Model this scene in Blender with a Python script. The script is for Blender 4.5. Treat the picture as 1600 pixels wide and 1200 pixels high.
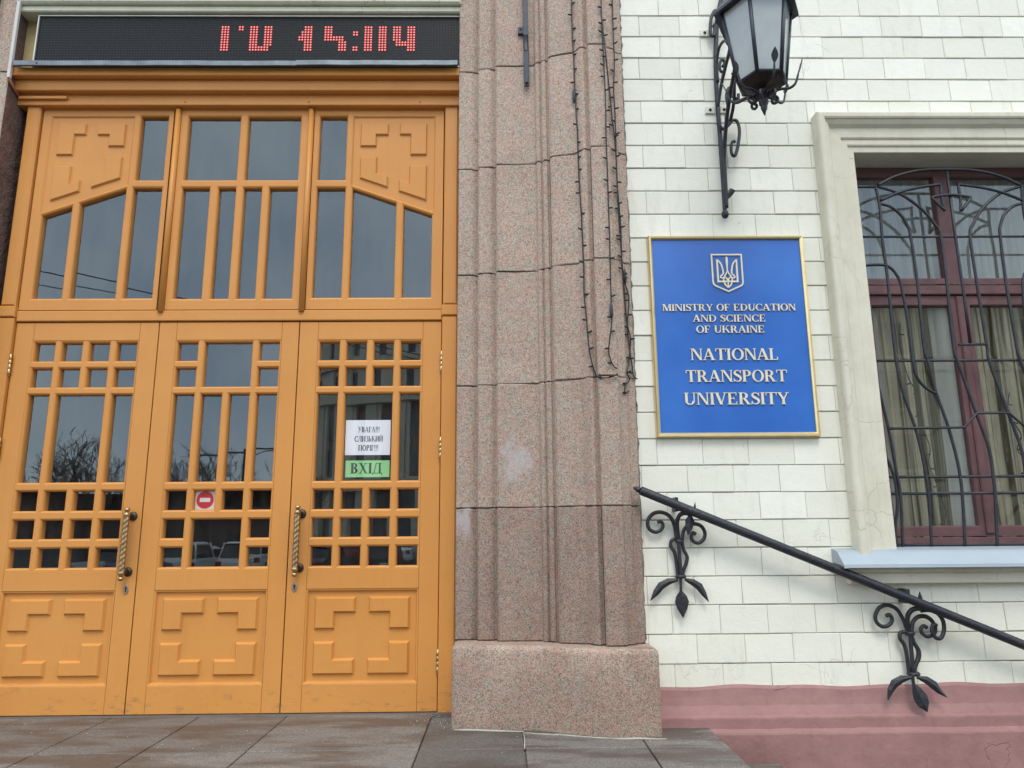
import bpy, bmesh, math, random
from math import sin, cos, pi, radians as RD
from mathutils import Vector, Matrix
from mathutils.geometry import tessellate_polygon
random.seed(7)
for o in list(bpy.data.objects): bpy.data.objects.remove(o)
C = bpy.context.scene.collection
SC = bpy.context.scene

# ------------------------------------------------------------------ camera
FPX, PITCH, YAW, ROLL, DIST, EYE = 1150., RD(11.453), RD(.78), RD(-.43), 4.8, 1.153
cf = Vector((sin(YAW)*cos(PITCH), cos(YAW)*cos(PITCH), sin(PITCH)))
cr = Vector((cos(YAW), -sin(YAW), 0)); cu = cr.cross(cf)
cr, cu = cos(ROLL)*cr+sin(ROLL)*cu, -sin(ROLL)*cr+cos(ROLL)*cu
cam = bpy.data.cameras.new('camera'); co = bpy.data.objects.new('camera', cam); C.objects.link(co)
cam.sensor_width = 36; cam.lens = FPX/1600*36; cam.clip_start = .05; cam.clip_end = 1500
m = Matrix((cr, cu, -cf)).transposed().to_4x4(); m.translation = (0, -DIST, EYE); co.matrix_world = m
SC.camera = co

# ------------------------------------------------------------------ light
SUN_EL, SUN_AZ = RD(56), RD(4)          # azimuth measured from -Y (the street) towards +X
w = bpy.data.worlds.new('World'); SC.world = w; w.use_nodes = True
nt = w.node_tree; nt.nodes.clear()
sky = nt.nodes.new('ShaderNodeTexSky'); sky.sky_type = 'NISHITA'; sky.sun_disc = False
sky.sun_elevation = SUN_EL; sky.sun_rotation = pi-SUN_AZ
tc = nt.nodes.new('ShaderNodeTexCoord')
nz = nt.nodes.new('ShaderNodeTexNoise'); nz.inputs['Scale'].default_value = 3.6; nz.inputs['Detail'].default_value = 5
rp = nt.nodes.new('ShaderNodeValToRGB')
rp.color_ramp.elements[0].position = .36; rp.color_ramp.elements[0].color = (11.0, 13.0, 16.2, 1)
rp.color_ramp.elements[1].position = .66; rp.color_ramp.elements[1].color = (18.6, 19.6, 20.6, 1)
mx = nt.nodes.new('ShaderNodeMix'); mx.data_type = 'RGBA'; mx.inputs[0].default_value = .88
bg = nt.nodes.new('ShaderNodeBackground'); bg.inputs[1].default_value = .1
wo = nt.nodes.new('ShaderNodeOutputWorld')
L = nt.links.new
L(tc.outputs['Generated'], nz.inputs['Vector']); L(nz.outputs['Fac'], rp.inputs['Fac'])
L(sky.outputs['Color'], mx.inputs[6]); L(rp.outputs['Color'], mx.inputs[7]); L(mx.outputs[2], bg.inputs[0]); L(bg.outputs[0], wo.inputs[0])
sl = bpy.data.lights.new('sun', 'SUN'); sl.energy = 1.2; sl.angle = RD(20); sl.color = (1, .96, .9)
so = bpy.data.objects.new('sun', sl); C.objects.link(so); so.location = (5, -20, 20)
sd = Vector((sin(SUN_AZ)*cos(SUN_EL), -cos(SUN_AZ)*cos(SUN_EL), sin(SUN_EL)))
so.rotation_euler = sd.to_track_quat('Z', 'Y').to_euler()
SC.view_settings.view_transform = 'Standard'; SC.view_settings.look = 'None'
SC.view_settings.exposure = .30; SC.view_settings.gamma = 1
SC.cycles.max_bounces = 8; SC.cycles.transparent_max_bounces = 16
SC.cycles.use_denoising = True

# ------------------------------------------------------------------ helpers
def P(px, py, Y):
    """the point of the plane Y = const that a pixel of the 1600x1200 photograph looks at (used to survey the facade)"""
    d = cf*FPX+cr*(px-800)-cu*(py-600); t = (Y+DIST)/d.y
    return Vector((t*d.x, Y, EYE+t*d.z))
def crop(x0, y0, s):
    return lambda pts, Y: [P(x0+x/s, y0+y/s, Y) for x, y in pts]
def tag(o, label=None, cat=None, group=None, kind=None):
    if label: o['label'] = label
    if cat: o['category'] = cat
    if group: o['group'] = group
    if kind: o['kind'] = kind
    return o
def thing(name, label, cat, loc=(0, 0, 0), rz=0, group=None):
    o = bpy.data.objects.new(name, None); C.objects.link(o); o.location = loc; o.rotation_euler = (0, 0, rz)
    o.empty_display_size = .1
    return tag(o, label, cat, group)
def base(o):
    v = Vector((0, 0, 0))
    while o: v += Vector(o.location); o = o.parent
    return v
def NB():
    bm = bmesh.new(); return bm
def obj(name, bm, mat, parent=None, smooth=False, local=False, label=None):
    me = bpy.data.meshes.new(name)
    if parent and not local:
        bmesh.ops.translate(bm, verts=bm.verts, vec=-base(parent))
    bm.to_mesh(me); bm.free()
    for mm in (mat if isinstance(mat, (list, tuple)) else [mat]): me.materials.append(mm)
    if smooth:
        for p in me.polygons: p.use_smooth = True
    o = bpy.data.objects.new(name, me); C.objects.link(o)
    if parent: o.parent = parent
    if label: o['label'] = label
    return o
def struct(name, bm, mat):
    return tag(obj(name, bm, mat), kind='structure')
def copy_tree(o, parent=None):
    c = o.copy(); C.objects.link(c)
    if parent: c.parent = parent
    for ch in list(o.children): copy_tree(ch, c)
    return c
def area(p): return sum(p[i][0]*p[(i+1) % len(p)][1]-p[(i+1) % len(p)][0]*p[i][1] for i in range(len(p)))/2
def ccw(p): return list(p) if area(p) > 0 else list(reversed(p))
def inset(p, d):
    """offset a counter-clockwise polygon inwards by d (outwards if negative), mitred"""
    n = len(p); out = []
    for i in range(n):
        a, b, c = Vector(p[i-1]), Vector(p[i]), Vector(p[(i+1) % n])
        e1 = (b-a).normalized(); e2 = (c-b).normalized()
        n1 = Vector((-e1.y, e1.x)); n2 = Vector((-e2.y, e2.x))
        k = 1+n1.dot(n2)
        q = b+(n1+n2)*(d/max(k, .15)); out.append((q.x, q.y))
    return out
def loop(bm, poly, y): return [bm.verts.new((x, y, z)) for x, z in poly]
def ring(bm, A, B, mi=0):
    n = len(A)
    for i in range(n):
        f = bm.faces.new((A[i], A[(i+1) % n], B[(i+1) % n], B[i])); f.material_index = mi
def cprism(bm, poly, yf, yb, b=.002, bd=None, mi=0, face=True):
    """prism on the facade: outline in (x, z), front at yf with a chamfer of width b, back at yb"""
    poly = ccw(poly); bd = b if bd is None else bd
    B = loop(bm, poly, yb); M = loop(bm, poly, yf+bd)
    ring(bm, B, M, mi)
    F = loop(bm, inset(poly, b), yf); ring(bm, M, F, mi)
    if face: bm.faces.new(F).material_index = mi
    return F
def rect(x0, x1, z0, z1): return [(x0, z0), (x1, z0), (x1, z1), (x0, z1)]
def box(bm, x0, x1, y0, y1, z0, z1, mi=0):
    v = [bm.verts.new((x, y, z)) for z in (z0, z1) for y in (y0, y1) for x in (x0, x1)]
    for q in ((0, 2, 3, 1), (4, 5, 7, 6), (0, 1, 5, 4), (2, 6, 7, 3), (0, 4, 6, 2), (1, 3, 7, 5)):
        bm.faces.new([v[i] for i in q]).material_index = mi
def cbox(bm, x0, x1, y0, y1, z0, z1, b=.01):
    """box with chamfered edges"""
    t = bmesh.new(); box(t, x0, x1, y0, y1, z0, z1)
    bmesh.ops.bevel(t, geom=t.edges[:], offset=b, segments=2, affect='EDGES', profile=.5)
    me = bpy.data.meshes.new('tmp'); t.to_mesh(me); t.free(); bm.from_mesh(me); bpy.data.meshes.remove(me)
def holes(bm, outer, hs, y):
    """flat face at y with holes"""
    ed = []
    for p in [outer]+hs:
        vs = loop(bm, p, y)
        for i in range(len(vs)): ed.append(bm.edges.new((vs[i], vs[(i+1) % len(vs)])))
    r = bmesh.ops.triangle_fill(bm, use_beauty=True, use_dissolve=False, edges=ed, normal=(0, -1, 0))
    for g in r['geom']:
        if isinstance(g, bmesh.types.BMFace) and g.normal.y > 0: g.normal_flip()
def glazed(bm, gl, outer, panes, yf, yg, bw=.016, bd=.014):
    """bars with a moulded edge round every pane; gl receives the panes"""
    rims = []
    for p in panes:
        p = ccw(p); r = inset(p, -bw); rims.append(r)
        A = loop(bm, r, yf); B = loop(bm, inset(p, -bw*.35), yf+bd*.35); D = loop(bm, p, yf+bd); E_ = loop(bm, p, yg+.02)
        ring(bm, A, B); ring(bm, B, D); ring(bm, D, E_)
        pane(gl, inset(p, -.008), yg)
    holes(bm, ccw(outer), rims, yf)
def pane(gl, poly, y):
    n0 = len(gl.verts); cprism(gl, poly, y, y+.004, .0005); gl.verts.ensure_lookup_table()
    cx = sum(p[0] for p in poly)/len(poly); cz = sum(p[1] for p in poly)/len(poly); a, b_ = random.uniform(-.004, .004), random.uniform(-.003, .003)
    for v in gl.verts[n0:]: v.co.y += a*(v.co.x-cx)+b_*(v.co.z-cz)
def fix(bm):
    bmesh.ops.remove_doubles(bm, verts=bm.verts, dist=1e-5); bmesh.ops.recalc_face_normals(bm, faces=bm.faces)
def smooth_path(pts, n=5):
    pts = [Vector(p) for p in pts]; out = []
    for i in range(len(pts)-1):
        a = pts[max(i-1, 0)]; b = pts[i]; c = pts[i+1]; d = pts[min(i+2, len(pts)-1)]
        for k in range(n):
            t = k/n
            out.append(.5*((2*b)+(c-a)*t+(2*a-5*b+4*c-d)*t*t+(3*b-a-3*c+d)*t**3))
    out.append(pts[-1]); return out
def tube(bm, pts, r, n=8, sm=0, flat=1., cap=True):
    """swept tube; r a number or (start, end) or list"""
    if sm: pts = smooth_path(pts, sm)
    pts = [Vector(p) for p in pts]; N = len(pts)
    if isinstance(r, (int, float)): rr = [r]*N
    elif len(r) == N: rr = list(r)
    else:
        rr = []
        for i in range(N):
            t = i/(N-1)*(len(r)-1); k = min(int(t), len(r)-2); rr.append(r[k]+(r[k+1]-r[k])*(t-k))
    up = None; prev = None; 
    for i, p in enumerate(pts):
        d = (pts[min(i+1, N-1)]-pts[max(i-1, 0)])
        d = d.normalized() if d.length > 1e-9 else Vector((0, 0, 1))
        if up is None:
            up = d.cross(Vector((0, 1, 0)))
            if up.length < .1: up = d.cross(Vector((1, 0, 0)))
        up = (up-d*up.dot(d)).normalized(); sd_ = d.cross(up)
        ringv = [bm.verts.new(p+(up*cos(2*pi*k/n)+sd_*sin(2*pi*k/n)*flat)*rr[i]) for k in range(n)]
        if prev:
            for k in range(n):
                bm.faces.new((prev[k], prev[(k+1) % n], ringv[(k+1) % n], ringv[k])).smooth = True
        elif cap: bm.faces.new(list(reversed(ringv)))
        prev = ringv
    if cap: bm.faces.new(prev)
def lathe(bm, prof, c, n=16, axis='z'):
    """prof: (radius, height) list"""
    prev = None; c = Vector(c)
    for r, h in prof:
        vs = []
        for k in range(n):
            a = 2*pi*k/n; q = {'z': (r*cos(a), r*sin(a), h), 'y': (r*cos(a), h, r*sin(a)), 'x': (h, r*cos(a), r*sin(a))}[axis]
            vs.append(bm.verts.new(c+Vector(q)))
        if prev:
            for k in range(n): bm.faces.new((prev[k], prev[(k+1) % n], vs[(k+1) % n], vs[k])).smooth = True
        else: bm.faces.new(vs)
        prev = vs
    bm.faces.new(prev)
def ball(bm, c, r, n=10, sz=1.):
    lathe(bm, [(max(r*sin(pi*i/8), r*.02), -r*sz*cos(pi*i/8)) for i in range(9)], c, n)
def blade(bm, mid, wid, thick=.006, ridge=.006, dy=0):
    """a leaf: midline points (3-D) with half widths, a raised midrib and real thickness"""
    N = len(mid); T = []
    for i in range(N):
        d = (mid[min(i+1, N-1)]-mid[max(i-1, 0)]).normalized(); s = Vector((-d.z, 0, d.x)).normalized()
        T.append([bm.verts.new(mid[i]+s*wid[i]), bm.verts.new(mid[i]+Vector((0, -ridge, 0))), bm.verts.new(mid[i]-s*wid[i]), bm.verts.new(mid[i]+Vector((0, thick, 0)))])
    for i in range(N-1):
        for k in range(4): bm.faces.new((T[i][k], T[i][(k+1) % 4], T[i+1][(k+1) % 4], T[i+1][k]))
    bm.faces.new(T[0]); bm.faces.new(T[-1])

# ------------------------------------------------------------------ materials
def newmat(name):
    m_ = bpy.data.materials.new(name); m_.use_nodes = True; n = m_.node_tree
    b = n.nodes['Principled BSDF']; return m_, n, b
def nn(n, t, **kw):
    x = n.nodes.new(t)
    for k, v in kw.items():
        if k in x.inputs: x.inputs[k].default_value = v
        else: setattr(x, k, v)
    return x
def noise(n, scale, detail=4, rough=.55, vec=None, dist=0):
    x = nn(n, 'ShaderNodeTexNoise', Scale=scale, Detail=detail, Roughness=rough, Distortion=dist)
    n.links.new(vec if vec else pos(n), x.inputs['Vector']); return x.outputs['Fac']
def pos(n):
    for x in n.nodes:
        if x.bl_idname == 'ShaderNodeNewGeometry': return x.outputs['Position']
    return n.nodes.new('ShaderNodeNewGeometry').outputs['Position']
def scaled(n, sx, sy, sz):
    x = nn(n, 'ShaderNodeMapping'); x.inputs['Scale'].default_value = (sx, sy, sz); n.links.new(pos(n), x.inputs['Vector']); return x.outputs['Vector']
def ramp(n, fac, stops):
    x = n.nodes.new('ShaderNodeValToRGB'); e = x.color_ramp.elements
    while len(e) < len(stops): e.new(.5)
    for i, (p, c) in enumerate(stops):
        e[i].position = p; e[i].color = (c, c, c, 1) if isinstance(c, (int, float)) else (*c, 1)
    n.links.new(fac, x.inputs['Fac']); return x.outputs['Color']
def mixc(n, fac, a, b, blend='MIX'):
    x = n.nodes.new('ShaderNodeMix'); x.data_type = 'RGBA'; x.blend_type = blend
    for k, v in ((0, fac), (6, a), (7, b)):
        if hasattr(v, 'is_linked') or isinstance(v, bpy.types.NodeSocket): n.links.new(v, x.inputs[k])
        elif isinstance(v, (int, float)): x.inputs[k].default_value = v if k == 0 else (v, v, v, 1)
        else: x.inputs[k].default_value = (*v, 1)
    return x.outputs[2]
def mth(n, op, a, b=None, c=None):
    x = n.nodes.new('ShaderNodeMath'); x.operation = op
    for i, v in enumerate((a, b, c)):
        if v is None: continue
        if isinstance(v, (int, float)): x.inputs[i].default_value = v
        else: n.links.new(v, x.inputs[i])
    return x.outputs[0]
def bump(n, b, h, dist, strength=1.):
    x = nn(n, 'ShaderNodeBump', Strength=strength, Distance=dist); n.links.new(h, x.inputs['Height']); n.links.new(x.outputs['Normal'], b.inputs['Normal'])
def sepz(n):
    x = n.nodes.new('ShaderNodeSeparateXYZ'); n.links.new(pos(n), x.inputs[0]); return x.outputs
def plain(name, c, rough=.5, metal=0., c2=None, sc=8, bd=0., bs=60, spec=.5):
    m_, n, b = newmat(name)
    c2 = c2 or tuple(x*.82 for x in c)
    n.links.new(mixc(n, ramp(n, noise(n, sc, 5), [(.3, 0.), (.7, 1.)]), c, c2), b.inputs['Base Color'])
    b.inputs['Roughness'].default_value = rough; b.inputs['Metallic'].default_value = metal; b.inputs['Specular IOR Level'].default_value = spec
    if bd: bump(n, b, noise(n, bs, 4), bd)
    return m_
def attr_tone(n):
    x = n.nodes.new('ShaderNodeAttribute'); x.attribute_name = 'tone'; return x.outputs['Fac']

def m_paint():
    m_, n, b = newmat('ochre_paint'); o = sepz(n)
    c = mixc(n, ramp(n, noise(n, 1.7, 5), [(.3, 0.), (.75, 1.)]), (.625, .272, .062), (.565, .236, .052))
    c = mixc(n, mth(n, 'MULTIPLY', ramp(n, noise(n, 1., 6, .7, scaled(n, 22, 22, 1.1)), [(.45, 0.), (.8, 1.)]), .22), c, (.50, .21, .055))
    low = nn(n, 'ShaderNodeMapRange'); n.links.new(o['Z'], low.inputs['Value'])
    for i, v in ((1, .0), (2, .34), (3, 1.), (4, 0.)): low.inputs[i].default_value = v
    sc_ = ramp(n, noise(n, 1., 6, .75, scaled(n, 10, 10, 26)), [(.565, 0.), (.66, 1.)])
    c = mixc(n, mth(n, 'MULTIPLY', mth(n, 'MULTIPLY', sc_, low.outputs[0]), .75), c, (.17, .115, .07))
    br_ = ramp(n, noise(n, .8, 4, .6), [(.35, 0.), (.7, 1.)]); c = mixc(n, mth(n, 'MULTIPLY', br_, .35), c, (.70, .335, .095))
    chips = ramp(n, noise(n, 34, 4, .6), [(.735, 0.), (.75, 1.)])
    c = mixc(n, mth(n, 'MULTIPLY', chips, .6), c, (.2, .12, .06))
    for hx in (-2.55, -1.40):         # hand grime round the pulls
        dx = mth(n, 'MULTIPLY', mth(n, 'SUBTRACT', o['X'], hx), 2.6); dz = mth(n, 'SUBTRACT', o['Z'], 1.08)
        dd = mth(n, 'ADD', mth(n, 'SQRT', mth(n, 'ADD', mth(n, 'MULTIPLY', dx, dx), mth(n, 'MULTIPLY', dz, dz))), mth(n, 'MULTIPLY', noise(n, 12, 5, .7), .3))
        c = mixc(n, mth(n, 'MULTIPLY', ramp(n, dd, [(.2, 1.), (.48, 0.)]), .3), c, (.33, .17, .07))
    n.links.new(c, b.inputs['Base Color']); b.inputs['Roughness'].default_value = .42; b.inputs['Specular IOR Level'].default_value = .35
    h = mth(n, 'ADD', noise(n, 1., 5, .6, scaled(n, 160, 160, 9)), mth(n, 'MULTIPLY', noise(n, 30, 3), .7))
    bump(n, b, h, .0011); return m_
def m_granite():
    m_, n, b = newmat('pink_granite'); o = sepz(n)
    v1 = nn(n, 'ShaderNodeTexVoronoi', Scale=215.); n.links.new(pos(n), v1.inputs['Vector'])
    sp = n.nodes.new('ShaderNodeSeparateColor'); n.links.new(v1.outputs['Color'], sp.inputs[0])
    g = ramp(n, sp.outputs[0], [(0., (.10, .082, .073)), (.14, (.19, .155, .137)), (.3, (.37, .268, .222)), (.55, (.445, .325, .262)), (.74, (.42, .365, .322)), (.9, (.56, .485, .43))])
    v2 = nn(n, 'ShaderNodeTexVoronoi', Scale=105.); n.links.new(pos(n), v2.inputs['Vector'])
    s2 = n.nodes.new('ShaderNodeSeparateColor'); n.links.new(v2.outputs['Color'], s2.inputs[0])
    g = mixc(n, .36, g, ramp(n, s2.outputs[1], [(0., (.14, .12, .108)), (.3, (.35, .285, .245)), (.62, (.50, .315, .24)), (.85, (.46, .415, .38))]))
    big = ramp(n, noise(n, 2.3, 6, .62), [(.3, 0.), (.7, 1.)])
    g = mixc(n, mth(n, 'MULTIPLY', big, .4), g, mixc(n, 1., g, (.74, .66, .63), 'MULTIPLY'))
    hue = ramp(n, noise(n, 15., 5, .7), [(.36, 0.), (.62, 1.)])
    g = mixc(n, 1., g, mixc(n, hue, (1.08, .955, .91), (.95, 1.03, .985)), 'MULTIPLY')
    pk = ramp(n, noise(n, 34., 4, .7), [(.62, 0.), (.7, 1.)]); g = mixc(n, mth(n, 'MULTIPLY', pk, .4), g, (.48, .27, .19))
    t = attr_tone(n); g = mixc(n, 1., g, mixc(n, t, (.76, .72, .69), (1.16, 1.16, 1.12)), 'MULTIPLY')
    # dark damp grime that climbs from the pavement, rough edged
    lo = nn(n, 'ShaderNodeMapRange'); n.links.new(o['Z'], lo.inputs['Value'])
    for i, v in ((1, 0.), (2, 1.5), (3, .85), (4, 0.)): lo.inputs[i].default_value = v
    gr = ramp(n, mth(n, 'ADD', mth(n, 'MULTIPLY', lo.outputs[0], .62), mth(n, 'MULTIPLY', noise(n, 1., 6, .65, scaled(n, 6, 6, 2.6)), .75)), [(.55, 0.), (.85, 1.)])
    g = mixc(n, mth(n, 'MULTIPLY', gr, .55), g, mixc(n, 1., g, (.56, .47, .43), 'MULTIPLY'))
    # a lilac grey smear where a poster was scraped off, one scrape below it
    for cx_, cz_, rr_ in ((.085, 1.63, .17), (-.27, 1.24, .13)):
        dx = mth(n, 'MULTIPLY', mth(n, 'SUBTRACT', o['X'], cx_), 1.5); dz = mth(n, 'SUBTRACT', o['Z'], cz_)
        dd = mth(n, 'SQRT', mth(n, 'ADD', mth(n, 'MULTIPLY', dx, dx), mth(n, 'MULTIPLY', dz, dz)))
        k_ = mth(n, 'ADD', mth(n, 'DIVIDE', dd, rr_), mth(n, 'MULTIPLY', mth(n, 'SUBTRACT', noise(n, 1., 5, .6, scaled(n, 16, 16, 7)), .5), 2.6))
        g = mixc(n, mth(n, 'MULTIPLY', ramp(n, k_, [(.35, 1.), (.95, 0.)]), .5), g, (.50, .47, .485))
    # pale worn-off patches and streaks
    pa = ramp(n, noise(n, 1., 5, .6, scaled(n, 3.3, 3.3, 1.3)), [(.66, 0.), (.72, 1.)])
    g = mixc(n, mth(n, 'MULTIPLY', pa, .3), g, (.50, .47, .47))
    rust = ramp(n, noise(n, 3.1, 4, .6), [(.68, 0.), (.78, 1.)])
    g = mixc(n, mth(n, 'MULTIPLY', rust, .22), g, (.45, .23, .10))
    n.links.new(g, b.inputs['Base Color']); b.inputs['Roughness'].default_value = .72; b.inputs['Specular IOR Level'].default_value = .3
    bump(n, b, mth(n, 'ADD', v1.outputs['Distance'], mth(n, 'MULTIPLY', noise(n, 16, 5), 3.)), .003, .6); return m_
def m_brick():
    m_, n, b = newmat('white_painted_brick'); o = sepz(n)
    t = attr_tone(n)
    c = mixc(n, t, (.735, .728, .615), (.835, .828, .715))
    c = mixc(n, mth(n, 'MULTIPLY', ramp(n, noise(n, 5., 6, .65), [(.4, 0.), (.75, 1.)]), .35), c, (.69, .685, .61))
    lo = nn(n, 'ShaderNodeMapRange'); n.links.new(o['Z'], lo.inputs['Value'])
    for i, v in ((1, .2), (2, 2.4), (3, 1.), (4, 0.)): lo.inputs[i].default_value = v
    c = mixc(n, mth(n, 'MULTIPLY', lo.outputs[0], .5), c, (.755, .725, .585))
    # hairline cracks in the paint
    wv = nn(n, 'ShaderNodeTexNoise', Scale=5., Detail=4.); n.links.new(pos(n), wv.inputs['Vector'])
    wa = n.nodes.new('ShaderNodeVectorMath'); wa.operation = 'MULTIPLY_ADD'; n.links.new(wv.outputs['Color'], wa.inputs[0]); wa.inputs[1].default_value = (.3, .3, .3); n.links.new(pos(n), wa.inputs[2])
    vo = nn(n, 'ShaderNodeTexVoronoi', Scale=4.2, feature='DISTANCE_TO_EDGE'); n.links.new(wa.outputs[0], vo.inputs['Vector'])
    cr_ = mth(n, 'MULTIPLY', ramp(n, vo.outputs['Distance'], [(.0, 1.), (.008, 0.)]), ramp(n, noise(n, 1.6, 3), [(.58, 0.), (.64, 1.)]))
    c = mixc(n, mth(n, 'MULTIPLY', cr_, .4), c, (.34, .31, .25))
    dr_ = ramp(n, noise(n, 1., 6, .72, scaled(n, 9, 9, 1.6)), [(.54, 0.), (.74, 1.)])
    c = mixc(n, mth(n, 'MULTIPLY', dr_, .38), c, (.54, .515, .41))
    ch = ramp(n, noise(n, 21, 5, .7), [(.715, 0.), (.735, 1.)])
    c = mixc(n, mth(n, 'MULTIPLY', ch, .45), c, (.47, .45, .38))
    n.links.new(c, b.inputs['Base Color']); b.inputs['Roughness'].default_value = .7; b.inputs['Specular IOR Level'].default_value = .25
    h = mth(n, 'ADD', noise(n, 14, 5, .6), mth(n, 'MULTIPLY', noise(n, 90, 3), .35)); h = mth(n, 'SUBTRACT', h, mth(n, 'MULTIPLY', cr_, .6))
    bump(n, b, h, .006, .55); return m_
def m_plaster(name, c, c2, crack=.6, rough=.75, bd=.006):
    m_, n, b = newmat(name)
    k = mixc(n, ramp(n, noise(n, 4, 6, .65), [(.35, 0.), (.7, 1.)]), c, c2)
    st = ramp(n, noise(n, 1., 6, .7, scaled(n, 7, 7, 1.2)), [(.52, 0.), (.75, 1.)])
    k = mixc(n, mth(n, 'MULTIPLY', st, .35), k, tuple(x*.7 for x in c2))
    wv = nn(n, 'ShaderNodeTexNoise', Scale=4., Detail=5.); n.links.new(pos(n), wv.inputs['Vector'])
    wa = n.nodes.new('ShaderNodeVectorMath'); wa.operation = 'MULTIPLY_ADD'; n.links.new(wv.outputs['Color'], wa.inputs[0]); wa.inputs[1].default_value = (.25, .25, .25); n.links.new(pos(n), wa.inputs[2])
    vo = nn(n, 'ShaderNodeTexVoronoi', Scale=3.4, feature='DISTANCE_TO_EDGE'); n.links.new(wa.outputs[0], vo.inputs['Vector'])
    cr_ = mth(n, 'MULTIPLY', ramp(n, vo.outputs['Distance'], [(.0, 1.), (.009, 0.)]), ramp(n, noise(n, 1.9, 3), [(.5, 0.), (.56, 1.)] if crack > .2 else [(.6, 0.), (.64, 1.)]))
    k = mixc(n, mth(n, 'MULTIPLY', cr_, crack), k, tuple(x*.3 for x in c))
    n.links.new(k, b.inputs['Base Color']); b.inputs['Roughness'].default_value = rough; b.inputs['Specular IOR Level'].default_value = .25
    bump(n, b, mth(n, 'SUBTRACT', noise(n, 12, 5), mth(n, 'MULTIPLY', cr_, .6)), bd, .6); return m_
def m_paving():
    m_, n, b = newmat('granite_paving'); t = attr_tone(n)
    c = mixc(n, t, (.10, .088, .074), (.235, .212, .182))
    v1 = nn(n, 'ShaderNodeTexVoronoi', Scale=170.); n.links.new(pos(n), v1.inputs['Vector'])
    s = n.nodes.new('ShaderNodeSeparateColor'); n.links.new(v1.outputs['Color'], s.inputs[0])
    c = mixc(n, .55, c, mixc(n, 1., c, ramp(n, s.outputs[0], [(0., .45), (.5, 1.), (1., 1.7)]), 'MULTIPLY'))
    wet = ramp(n, noise(n, 1., 6, .62, scaled(n, 1.3, 4.2, 1)), [(.45, 0.), (.58, 1.)])
    c = mixc(n, mth(n, 'MULTIPLY', wet, .7), c, (.066, .050, .040))
    gr = ramp(n, noise(n, 55, 3, .7), [(.69, 0.), (.73, 1.)]); c = mixc(n, mth(n, 'MULTIPLY', gr, .5), c, (.36, .32, .27))
    n.links.new(c, b.inputs['Base Color'])
    n.links.new(ramp(n, wet, [(0., .75), (1., .48)]), b.inputs['Roughness'])
    bump(n, b, noise(n, 60, 5), .003, .7); return m_
def m_glass(name, f0, tint=(1, 1, 1)):
    m_, n, b = newmat(name); n.nodes.remove(b); out = n.nodes['Material Output']
    lw = nn(n, 'ShaderNodeLayerWeight', Blend=.5)
    fr = mth(n, 'ADD', mth(n, 'MULTIPLY', mth(n, 'POWER', lw.outputs['Facing'], 5.), 1-f0), f0); tr = nn(n, 'ShaderNodeBsdfTransparent'); tr.inputs[0].default_value = (*tint, 1)
    gl = nn(n, 'ShaderNodeBsdfGlossy', Roughness=.0); gl.inputs[0].default_value = (.84, .97, 1, 1)
    # old panes are never quite flat
    bp = nn(n, 'ShaderNodeBump', Strength=.03, Distance=.002); n.links.new(noise(n, 5, 2), bp.inputs['Height']); n.links.new(bp.outputs[0], gl.inputs['Normal'])
    df = nn(n, 'ShaderNodeBsdfDiffuse'); df.inputs[0].default_value = (.5, .48, .45, 1)
    mx_ = n.nodes.new('ShaderNodeMixShader'); md = n.nodes.new('ShaderNodeMixShader')
    dust = ramp(n, noise(n, 1., 6, .65, scaled(n, 14, 14, 2.5)), [(.4, .006), (.8, .05)])
    n.links.new(dust, md.inputs[0]); n.links.new(tr.outputs[0], md.inputs[1]); n.links.new(df.outputs[0], md.inputs[2])
    n.links.new(fr, mx_.inputs[0]); n.links.new(md.outputs[0], mx_.inputs[1]); n.links.new(gl.outputs[0], mx_.inputs[2])
    n.links.new(mx_.outputs[0], out.inputs[0]); return m_
def m_cloth(name, c, c2):
    m_, n, b = newmat(name); n.nodes.remove(b); out = n.nodes['Material Output']
    k = mixc(n, ramp(n, noise(n, 1., 4, .6, scaled(n, 19, 19, .25)), [(.44, 0.), (.54, 1.)]), c, c2)
    d = nn(n, 'ShaderNodeBsdfDiffuse'); t = nn(n, 'ShaderNodeBsdfTranslucent'); x = n.nodes.new('ShaderNodeMixShader'); x.inputs[0].default_value = .45
    n.links.new(k, d.inputs[0]); n.links.new(k, t.inputs[0]); n.links.new(d.outputs[0], x.inputs[1]); n.links.new(t.outputs[0], x.inputs[2]); n.links.new(x.outputs[0], out.inputs[0]); return m_
def m_emit(name, c, s):
    m_, n, b = newmat(name); b.inputs['Base Color'].default_value = (*[x*.3 for x in c], 1)
    b.inputs['Emission Color'].default_value = (*c, 1); b.inputs['Emission Strength'].default_value = s; return m_
def m_led():
    m_, n, b = newmat('led_matrix'); o = sepz(n)
    fx = mth(n, 'ABSOLUTE', mth(n, 'SUBTRACT', mth(n, 'FRACT', mth(n, 'ADD', mth(n, 'DIVIDE', mth(n, 'ADD', o['X'], 2.132), .0219), 100.5)), .5))
    fz = mth(n, 'ABSOLUTE', mth(n, 'SUBTRACT', mth(n, 'FRACT', mth(n, 'ADD', mth(n, 'DIVIDE', mth(n, 'SUBTRACT', o['Z'], 4.978), .0218), 100.5)), .5))
    d = mth(n, 'SQRT', mth(n, 'ADD', mth(n, 'MULTIPLY', fx, fx), mth(n, 'MULTIPLY', fz, fz)))
    c = mixc(n, ramp(n, d, [(.2, 1.), (.28, 0.)]), (.006, .0065, .007), (.035, .038, .038))
    n.links.new(c, b.inputs['Base Color']); b.inputs['Roughness'].default_value = .38; b.inputs['Specular IOR Level'].default_value = .2
    bump(n, b, ramp(n, d, [(.1, 1.), (.3, 0.)]), .003); return m_

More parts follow.
